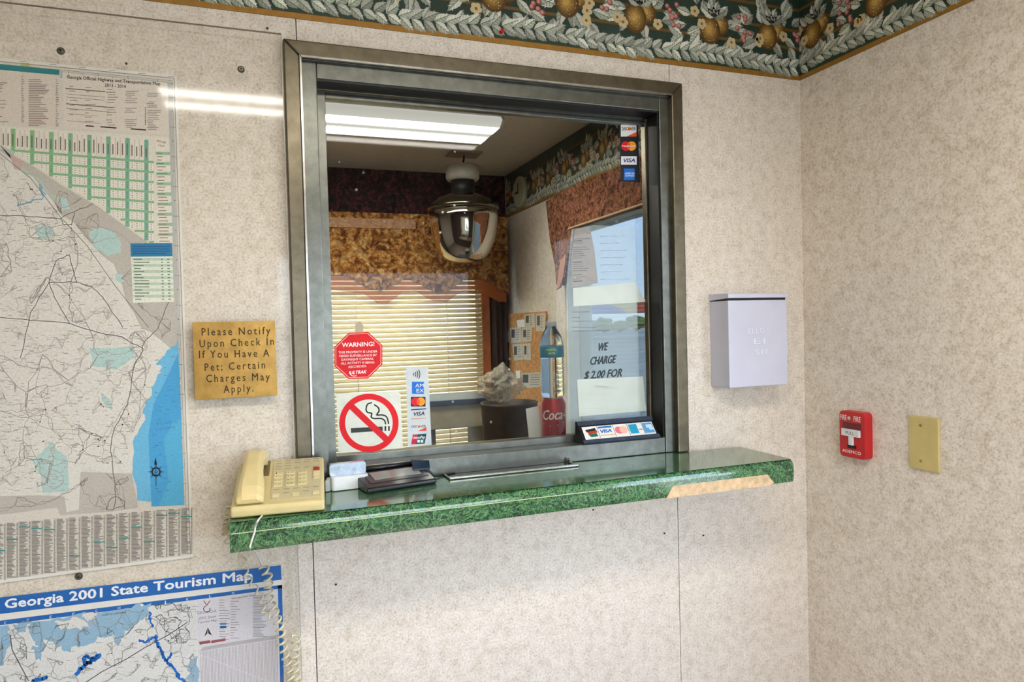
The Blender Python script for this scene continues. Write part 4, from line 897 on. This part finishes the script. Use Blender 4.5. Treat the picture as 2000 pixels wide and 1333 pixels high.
MB().lathe([(.0042, -.0012), (.0042, .001)], (XF, y1-.405*Wd, z0+.855*H), 18, 'X').build('lock', STEEL, fs)

bq = [ax(*q) for q in ((1777.5, 812), (1838, 816), (1837, 925), (1778, 914))]
y0, y1 = (bq[1].y+bq[2].y)/2, (bq[0].y+bq[3].y)/2; z1, z0 = (bq[0].z+bq[1].z)/2, (bq[2].z+bq[3].z)/2
bp = empty('blank_wall_plate', (XR, (y0+y1)/2, z0), 'ivory blank electrical cover plate on the right wall', 'wall plate')
box('plate', (XR-.0055, y0, z0), (XR, y1, z1), m_plain('ivory_wall_plate', (206, 188, 124), .35, .04), bp, .0025, seg=3) if False else MB().box((XR-.0055, y0, z0), (XR, y1, z1)).build('plate', m_plain('ivory_wall_plate', (206, 188, 124), .35, .04), bp, .0028, 3)
for v in (.17, .83):
    s_ = MB().lathe([(.0032, -.0064), (.0036, -.0054)], (XR, (y0+y1)/2+.006, z0+(z1-z0)*v), 14, 'X').build('screw', m_plain('ivory_screw', (170, 150, 90), .35), bp)
    MB().box((XR-.0066, (y0+y1)/2+.0035, z0+(z1-z0)*v-.0004), (XR-.0062, (y0+y1)/2+.0085, z0+(z1-z0)*v+.0004)).build('slot', BLACK, s_)
# small things on the walls
c = ay(978, 64, -.0015)
pn = MB(); pn.lathe([(.0008, 0), (.0008, -.003), (.0042, -.004), (.003, -.006), (.003, -.009), (.0045, -.011)], c, 14, 'Y'); pn.build('push_pin', m_plain('red_pin', (220, 20, 24), .3), None, 0, label='red push pin stuck in the wallpaper border', cat='push pin')
NAIL = m_plain('dark_nail', (48, 42, 38), .5)
for x, y, t in ((656, 1142, 'tiny dark nail in the wall well below the signature terminal'), (1158, 996, 'tiny dark nail just under the middle of the counter'), (1297, 1042, 'tiny dark nail left of the joint below the counter'), (1373, 1046, 'tiny dark nail right of the joint below the counter'), (522, 56, 'dark nail in the wall above the top left of the window'), (247, 125, 'tiny dark tack above the highway map title')):
    c = ay(x, y, -.0126 if (x < 540 and y > 80) else 0); MB().lathe([(.0016, 0.0), (.0022, -.002), (.0014, -.0032)], c, 10, 'Y').build('nail', NAIL, None, 0, label=t, cat='nail')

# ------------------------------------------------------------------ fluorescent fittings
def m_lens(name, strength, sgn):
    q = .2/strength
    m = bpy.data.materials.new(name); m.use_nodes = True; n = m.node_tree.nodes; l = m.node_tree.links; n.clear()
    tc = n.new('ShaderNodeTexCoord'); sp = n.new('ShaderNodeSeparateXYZ'); l.new(tc.outputs['Generated'], sp.inputs[0])
    rp = n.new('ShaderNodeValToRGB'); el = rp.color_ramp.elements
    st = [(.0, q), (.12, q*1.2), (.22, 1.0), (.32, 1.0), (.42, q*1.6), (.5, q), (.58, q*1.6), (.68, 1.0), (.78, 1.0), (.88, q*1.2), (1.0, q)]
    while len(el) < len(st): el.new(.5)
    for q, (a, b) in zip(el, st): q.position = a; q.color = (b, b, b, 1)
    l.new(sp.outputs['Y'], rp.inputs[0])
    em = n.new('ShaderNodeEmission'); mu = n.new('ShaderNodeMixRGB'); mu.blend_type = 'MULTIPLY'; mu.inputs[0].default_value = 1; mu.inputs[2].default_value = (1.0, .94, .84, 1)
    l.new(rp.outputs[0], mu.inputs[1]); l.new(mu.outputs[0], em.inputs[0]); em.inputs[1].default_value = strength
    o = n.new('ShaderNodeOutputMaterial'); l.new(em.outputs[0], o.inputs[0]); return m
FIXW = m_plain('fitting_white_enamel', (224, 222, 212), .4)
def fitting(sgn, strength, label):
    a, b = sorted((sgn*1.0, sgn*1.31))
    o = empty('ceiling_light', (.31, sgn*1.155, CEIL), label, 'ceiling light')
    box('housing', (-.27, a+.03, CEIL-.05), (.875, b-.03, CEIL), FIXW, o, .004)
    MB().prism([(-.26, a+.02, CEIL-.05), (-.26, a, CEIL-.066), (-.26, a+.03, CEIL-.085), (-.26, b-.03, CEIL-.085), (-.26, b, CEIL-.066), (-.26, b-.02, CEIL-.05)], (1.125, 0, 0)).build('diffuser', m_lens('lit_diffuser', strength, sgn), o)
    for x in (-.27, .865): MB().prism([(x, a+.018, CEIL-.048), (x, a-.003, CEIL-.066), (x, a+.029, CEIL-.088), (x, b-.029, CEIL-.088), (x, b+.003, CEIL-.066), (x, b-.018, CEIL-.048)], (.01, 0, 0)).build('end_cap', FIXW, o)
    return o
fitting(1, OFFICE_TUBE, 'long fluorescent ceiling light seen through the service window')
fitting(-1, LOBBY_TUBE, 'long fluorescent ceiling light of the lobby mirrored in the acrylic')

# ------------------------------------------------------------------ office contents
DX, DY = .92, 1.72
CHROME = mat('mirror_chrome', (210, 205, 196), .06, 1.0)
dm = empty('dome_camera', (DX, DY, CEIL), 'mirrored security dome hanging from the office ceiling', 'dome mirror')
box('ceiling_plate', (DX-.05, DY-.01, CEIL-.008), (DX+.1, DY+.11, CEIL), m_plain('plate_tan', (176, 156, 130), .6), dm, .002)
MB().tube([(DX+.025, DY+.05, CEIL-.006), (DX+.02, DY+.04, CEIL-.03), (DX+.0, DY+.0, CEIL-.075)], .005, 8).build('hook', m_plain('dark_hook', (50, 44, 36), .4), dm)
MB().lathe([(.01, .07), (.078, .068), (.078, .012), (.07, 0), (.01, -.001)], (DX, DY, 2.125), 32).build('canister', m_plain('canister_white', (200, 196, 180), .5), dm)
MB().lathe([(.055, .065), (.055, .0)], (DX, DY, 2.06), 24).build('neck', BLACK, dm)
MB().lathe([(.03, .07), (.08, .058), (.13, .035), (.163, .006), (.166, -.006), (.160, -.012)], (DX, DY, 2.0), 48).build('cap', m_metal('dark_chrome_cap', (120, 114, 100), .18, 1.0), dm)
MB().lathe([(.157, -.01)]+[(.160*math.cos(t)**.58 if t < 1.5 else .004, -.012-.245*math.sin(t)) for t in [math.pi/2*i/12 for i in range(1, 13)]], (DX, DY, 2.0), 48).build('mirror_dome', CHROME, dm)
# blinds
bl = empty('window_blind', (.62, 2.13, 1.72), 'cream horizontal slat blind over the far office window', 'blind')
SLAT = m_plain('cream_slat', (240, 220, 168), .45, .04); sm_ = None
zs = 1.70; n_s = 0; ta = math.radians(54)
while zs > .8:
    if sm_ is None:
        b = MB(); P = []
        for i in range(5):
            t = (i-2)/2; P.append((t*.0125*math.cos(ta)-.0018*(1-t*t)*math.sin(ta), t*.0125*math.sin(ta)+.0018*(1-t*t)*math.cos(ta)))
        for x in (.13, 1.128):
            for (yy, h) in P: b.v.append(Vector((x, 2.13+yy, zs+h)))
        for i in range(4): b.f.append([i, i+1, 5+i+1, 5+i]); b.sm.append(True)
        s_ = b.build('slat', SLAT, bl); sm_ = s_; so = s_.modifiers.new('thick', 'SOLIDIFY'); so.thickness = .0006; z_first = zs
    else:
        s_ = sm_.copy(); COL.objects.link(s_); s_.parent = bl; s_.location = (0, 0, zs-z_first)
    n_s += 1; zs -= .0243
box('head_rail', (.12, 2.11, 1.712), (1.135, 2.15, 1.745), SLAT, bl)
for px in (698, 875):
    x = ay(px, 700, 2.115).x; MB().tube([(x, 2.114, 1.71), (x, 2.114, .81)], .0018, 6).build('ladder_cord', m_plain('white_ladder', (236, 226, 196), .6), bl)
OAK = m_plain('orange_oak', (190, 104, 58), .45, .2, 14)
w2 = empty('window_2', (.62, 2.2, .8), kind='structure')
box('frame', (1.137, 2.165, .76), (1.185, 2.205, 1.79), OAK, w2, .003); box('frame', (.06, 2.165, .76), (.1, 2.205, 1.79), OAK, w2, .003); box('frame', (.1, 2.165, 1.75), (1.137, 2.205, 1.79), OAK, w2, .003); box('sill', (.04, 2.12, .72), (1.2, 2.21, .76), OAK, w2, .003)
box('glass_pane', (.1, 2.24, .8), (1.145, 2.244, 1.75), GLASS, w2)
CURT = m_plain('dark_plum_drape', (66, 42, 42), .85, .25, 20)
b = MB(); pts = [(1.19+.1*i/16, 2.165+.018*math.sin(i*1.3)) for i in range(17)]
b.prism([(x, y, .3) for x, y in pts]+[(x, y+.006, .3) for x, y in pts[::-1]], (0, 0, 1.72)); b.build('plum_drape', CURT, None, 0, label='dark plum drape hanging in the office corner beside the blind', cat='curtain')
FLOR1 = m_floral('autumn_floral', [(66, 34, 20), (150, 80, 38), (206, 142, 66), (240, 196, 126)], 15)
va = empty('window_valance', (.6, 2.08, 1.7), 'scalloped autumn floral valance above the cream blind', 'valance')
top = 2.022
up_px = [(600, 560), (632, 548), (647, 538), (665, 537), (684, 540), (711, 559), (744, 569), (769, 558), (794, 543), (819, 554), (852, 572), (877, 569), (906, 547), (935, 543), (967, 558), (980, 574)]
edge = [ay(x, y, 2.07) for x, y in up_px]
xe = 1.262
edge = [Vector((-.2, 2.07, 1.69))]+edge[:-1]+[Vector((xe, 2.07, edge[-1].z))]
MB().prism([(-.2, 2.07, top)]+[tuple(v) for v in edge]+[(xe, 2.07, top)], (0, .012, 0)).build('fabric', FLOR1, va)
lo_px = [(647, 565), (672, 570), (711, 575), (737, 592), (758, 593), (787, 572), (812, 570), (845, 588), (873, 590), (899, 572), (931, 570), (950, 576), (975, 590)]
low = [ay(x, y, 2.08) for x, y in lo_px]
MB().prism([(-.2, 2.083, 1.72), (-.2, 2.083, 1.62)]+[(v.x, 2.083, v.z) for v in low]+[(xe-.01, 2.083, low[-1].z), (xe-.01, 2.083, 1.74)], (0, .003, 0)).build('sheer_trim', m_plain('sheer_orange_trim', (222, 122, 54), .8, .08, alpha=.55), va)
c0, c1 = ay(600, 428, 2.065), ay(812, 455, 2.065)
box('pale_band', (-.2, 2.062, 1.945), (c1.x, 2.07, 1.992), m_floral('pale_floral', [(176, 124, 92), (204, 156, 116), (222, 180, 140), (196, 140, 104)], 18), va)
box('end_panel', (ay(852, 540, 2.065).x, 2.0655, 1.66), (1.2, 2.0695, 1.80), m_floral('faded_orange_floral', [(150, 92, 56), (176, 112, 70), (196, 134, 88), (140, 84, 52)], 12), va) if False else None
# side window with curtain and outlook
w3 = empty('window_3', (XR, .92, .88), kind='structure'); CREAM = m_plain('cream_frame', (206, 196, 170), .5)
for a, b_ in (((XR-.005, .4, .86), (XR+.1, .43, 1.88)), ((XR-.005, 1.41, .86), (XR+.1, 1.44, 1.88)), ((XR-.005, .43, 1.852), (XR+.1, 1.41, 1.88)), ((XR-.005, .43, .86), (XR+.1, 1.41, .89))): box('frame', a, b_, CREAM, w3, .002)
box('glass_pane', (XR+.05, .43, .89), (XR+.054, 1.41, 1.852), m_sheet('sky_dimming_glass', (140, 146, 152), ior=1.3), w3)  # dark tint added to this pane to dim the sky seen through it
FLOR2 = m_floral('plum_floral', [(44, 20, 18), (108, 52, 42), (150, 102, 60), (176, 106, 108)], 20)
cv = empty('floral_curtain', (XR-.06, 1.2, 1.6), 'brown and plum floral swag curtain over the bright side window', 'curtain')
XC_ = XR-.055
def cpoly(pts, th, nm, m): MB().prism([ax(x, y, XC_) for x, y in pts], (th, 0, 0)).build(nm, m, cv)
cpoly([(1066, 394), (1120, 362), (1190, 334), (1262, 300), (1290, 290), (1290, 386), (1256, 397), (1180, 423), (1120, 443), (1118, 470), (1108, 500), (1103, 540), (1094, 558), (1086, 556), (1084, 520), (1074, 470)], .03, 'swag', FLOR2)
MB().prism([ax(*q, XC_-.004) for q in ((1108, 449), (1256, 399), (1290, 387), (1290, 384), (1256, 396), (1110, 445))], (.012, 0, 0)).build('hem_cord', m_plain('tan_cord', (206, 168, 128), .6), cv)
MB().prism([ax(*q, XC_-.003) for q in ((1094, 510), (1106, 495), (1100, 540), (1092, 562), (1086, 566), (1090, 540))], (.01, 0, 0)).build('lining', m_plain('tan_lining', (190, 138, 112), .7), cv)
# clock on the border
ck = empty('wall_clock', (XR, 1.94, 2.13), 'pale round clock on the green border of the office wall', 'clock')
MB().lathe([(.078, 0), (.078, -.02), (.07, -.024), (.066, -.020)], (XR, 1.94, 2.13), 32, 'X').build('case', m_plain('clock_case', (196, 200, 176), .4), ck)
MB().prism([(XR-.0255, 1.936, 2.12), (XR-.0255, 1.944, 2.12), (XR-.0255, 1.944, 2.175), (XR-.0255, 1.936, 2.175)], (.001, 0, 0)).build('hand', BLACK, ck); MB().prism([(XR-.0265, 1.936, 2.126), (XR-.0265, 1.98, 2.122), (XR-.0265, 1.98, 2.132), (XR-.0265, 1.936, 2.134)], (.001, 0, 0)).build('hand', BLACK, ck)
# cork board and its papers
CK = m_plain('cork', (226, 158, 84), .8, .3, 60)
XB = XR-.014
q = [ax(*v, XB) for v in ((984, 620), (1064, 607), (1068, 860), (1000, 862))]
cb = empty('cork_board', (XR, 1.95, .84), 'orange cork board pinned with papers behind the water bottle', 'notice board')
box('cork', (XB, q[1].y, .84), (XR-.0005, 2.155, 1.51), CK, cb)
PHOTO = m_plain('photo_print_paper', (206, 198, 182), .5, .12, 120)
n_ = 0
for P, t in (([(996, 641), (1018, 639), (1019, 669), (998, 671)], 'upper left photo slip in the middle of the cork board'), ([(1019, 640), (1039, 640), (1038, 667), (1020, 669)], 'upper right photo slip in the middle of the cork board'), ([(1001, 673), (1020, 672), (1022, 703), (1004, 705)], 'lower left photo slip in the middle of the cork board'), ([(1021, 672), (1036, 671), (1037, 704), (1023, 703)], 'lower right photo slip in the middle of the cork board'),
             ([(1018, 730), (1058, 727), (1058, 756), (1021, 759)], 'wide photo slip low on the cork board beside the bottle'), ([(1024, 615), (1044, 612), (1045, 640), (1026, 641)], 'grey photo slip at the top of the cork board'), ([(1046, 613), (1066, 612), (1064, 648), (1047, 647)], 'rightmost grey photo slip at the top of the cork board'), ([(1009, 626), (1024, 624), (1025, 639), (1011, 640)], 'blank white slip near the top of the cork board'), ([(985, 648), (995, 646), (996, 668), (987, 670)], 'narrow slip at the left edge of the cork board'), ([(1007, 725), (1016, 724), (1016, 739), (1008, 740)], 'tiny white tag low on the cork board')):
    o = MB().prism([ax(x, y, XB-.002) for x, y in P], (.001, 0, 0)).build('pinned_slip', PAPER if 'white' in t else PHOTO, None, 0, label=t, cat='paper', group='papers on the cork board')
    if 'photo' in t:
        p = PR(onx(XB-.002), (-1, 0, 0), .0004); x0 = min(v[0] for v in P); x1 = max(v[0] for v in P); y0 = min(v[1] for v in P)+3; y1 = max(v[1] for v in P)-3
        p.rect(x0+3, y0+2, x0+3+(x1-x0)*.28, y1-(y1-y0)*.3, (70, 70, 72), 1); 
        for i in range(5): p.rect(x0+3+(x1-x0)*.36, y0+2+i*(y1-y0)*.18, x1-3-rng.uniform(0, 4), y0+3.4+i*(y1-y0)*.18, (130, 124, 116), 1)
        p.build('printed_face', PRINT, o)
# beige cabinet, bin and plastic bag
cb0, cb1 = ay(838, 786, 1.55), ay(960, 832, 1.55)
ac = empty('beige_cabinet', ((cb0.x+cb1.x)/2, 1.7, 0), 'low beige unit with dark top edge in front of the blind', 'cabinet')
box('body', (cb0.x, 1.55, cb1.z), (cb1.x, 1.85, cb0.z-.02), m_plain('beige_unit', (176, 160, 124), .6), ac, .004); box('dark_top', (cb0.x-.01, 1.54, cb0.z-.02), (cb1.x+.01, 1.86, cb0.z+.004), m_plain('dark_blue_top', (44, 56, 74), .4), ac, .003)
for s_ in (cb0.x+.01, cb1.x-.03): box('leg', (s_, 1.57, 0), (s_+.02, 1.83, cb1.z), m_plain('unit_leg', (80, 72, 60), .6), ac)
bc = ay(995, 800, 1.25)
bn = empty('waste_bin', (bc.x, 1.25, 0), 'dark brown bin in the corner below the plastic bag', 'bin')
box('stand', (bc.x-.12, 1.16, 0), (bc.x+.1, 1.34, .62), m_plain('bin_stand', (60, 50, 42), .6), bn)
MB().lathe([(.09, .621), (.1, .63), (.115, bc.z+.02), (.118, bc.z+.03), (.108, bc.z+.03), (.1, .66)], (bc.x, 1.25, 0), 28).build('bucket', m_plain('brown_bucket', (70, 56, 46), .5, .3, 20), bn)
bm = bmesh.new(); bmesh.ops.create_icosphere(bm, subdivisions=5, radius=1)
rg = random.Random(5); from mathutils import noise as NZ
for v in bm.verts:
    c = v.co.copy(); k = 1+.28*NZ.noise(c*2.6)+.24*abs(NZ.noise(c*4))+.06*abs(NZ.noise(c*9)); peak = max(0, c.z)**2*.55*max(0, 1-2.0*math.hypot(c.x-.1, c.y))
    v.co = Vector((c.x*.085*k, c.y*.07*k, c.z*.055*k+peak*.07))
me = bpy.data.meshes.new('plastic_bag'); bm.to_mesh(me); bm.free()
BAG = m_plain('cloudy_plastic', (214, 204, 180), .25, .2, 40, alpha=.42); me.materials.append(BAG)
o = bpy.data.objects.new('plastic_bag', me); COL.objects.link(o); bgp = ay(978, 765, 1.25); o.location = (bgp.x, 1.25, bgp.z+.02)
for f_ in me.polygons: f_.use_smooth = True
meta(o, 'crumpled cloudy plastic bag heaped on the brown bin', 'bag')

# ------------------------------------------------------------------ outside the side window
GRASS = m_plain('verge_grass', (120, 142, 82), .9, .3, .8); TAR = m_plain('grey_forecourt', (186, 178, 162), .9, .15, 1.5)
box('ground', (-120, -120, -.3), (200, 260, -.07), TAR, **STR)
VD = Vector((.47, .88, 0)).normalized(); VS = Vector((.88, -.47, 0)).normalized()
def far(px, py, d): r_ = ray(px, py); return CAM + r_*(d/Vector((r_.x, r_.y, 0)).dot(VD))
def far_slab(name, pts, d, th, m, **k): return MB().prism([far(x, y, d) for x, y in pts], VD*th).build(name, m, **k)
box('wall_blind_backdrop', (-6, 6.0, -.07), (3.2, 6.2, 3.6), m_plain('cream_backdrop', (238, 214, 158), .8, .06, 3), **STR)  # wall added behind the blind so its gaps look sunlit cream
cn = empty('station_canopy', far(1190, 600, 60)*1.0, 'blue yellow and red striped canopy seen through the side window', 'canopy')
far_slab('blue_band', [(1060, 596), (1130, 596), (1180, 594), (1205, 600), (1222, 612), (1060, 614)], 60, 3, m_plain('canopy_blue', (60, 110, 196), .6), parent=cn)
far_slab('yellow_band', [(1180, 593), (1242, 590), (1242, 611), (1223, 612), (1206, 600)], 60, 3, m_plain('canopy_yellow', (232, 196, 112), .6), parent=cn)
far_slab('red_band', [(1242, 590), (1330, 588), (1330, 610), (1242, 611)], 60, 3, m_plain('canopy_red', (212, 86, 62), .6), parent=cn)
for x in (1040, 1345): b0 = far(x, 613, 61); MB().tube([(b0.x, b0.y, -.05), (b0.x, b0.y, b0.z+.3)], .2, 10).build('post', WHITE, cn)
box_g = [(1000, 690), (1400, 680)]
LEAFM = m_plain('tree_leaves', (124, 150, 70), .8, .45, .9); BARK = m_plain('tree_bark', (86, 70, 54), .9)
for i, (px, top_, wd) in enumerate(((1075, 630, 34), (1118, 624, 30), (1150, 632, 28), (1180, 622, 30), (1212, 628, 30), (1244, 618, 32), (1282, 622, 34), (1320, 628, 34))):
    d = 95+8*(i % 3); a = far(px, 690, d); t = far(px, top_, d); rw = wd/F*d*.62
    tr_ = empty('roadside_tree', (a.x, a.y, -.05), '%s tree from the left in the row beyond the striped canopy' % ('first second third fourth fifth sixth seventh eighth'.split()[i]), 'tree', 'trees beyond the canopy')
    bm = bmesh.new(); bmesh.ops.create_icosphere(bm, subdivisions=3, radius=1)
    for v in bm.verts:
        c = v.co.copy(); k = 1+.35*NZ.noise(c*2.2+Vector((i*7, 0, 0)))+.2*NZ.noise(c*5+Vector((i*3, 0, 0))); v.co = Vector((c.x*rw*k, c.y*rw*k, c.z*(t.z*.45)*k+t.z*.58+.05))
    me = bpy.data.meshes.new('crown'); bm.to_mesh(me); bm.free(); me.materials.append(LEAFM); o = bpy.data.objects.new('crown', me); COL.objects.link(o); o.parent = tr_
    MB().tube([(a.x, a.y, -.05), (a.x, a.y, t.z*.5)], .25, 8).build('trunk', BARK, tr_)
far_slab('grass_verge', [(900, 705), (1450, 700), (1450, 690), (900, 694)], 80, 40, GRASS, kind='structure') if False else None
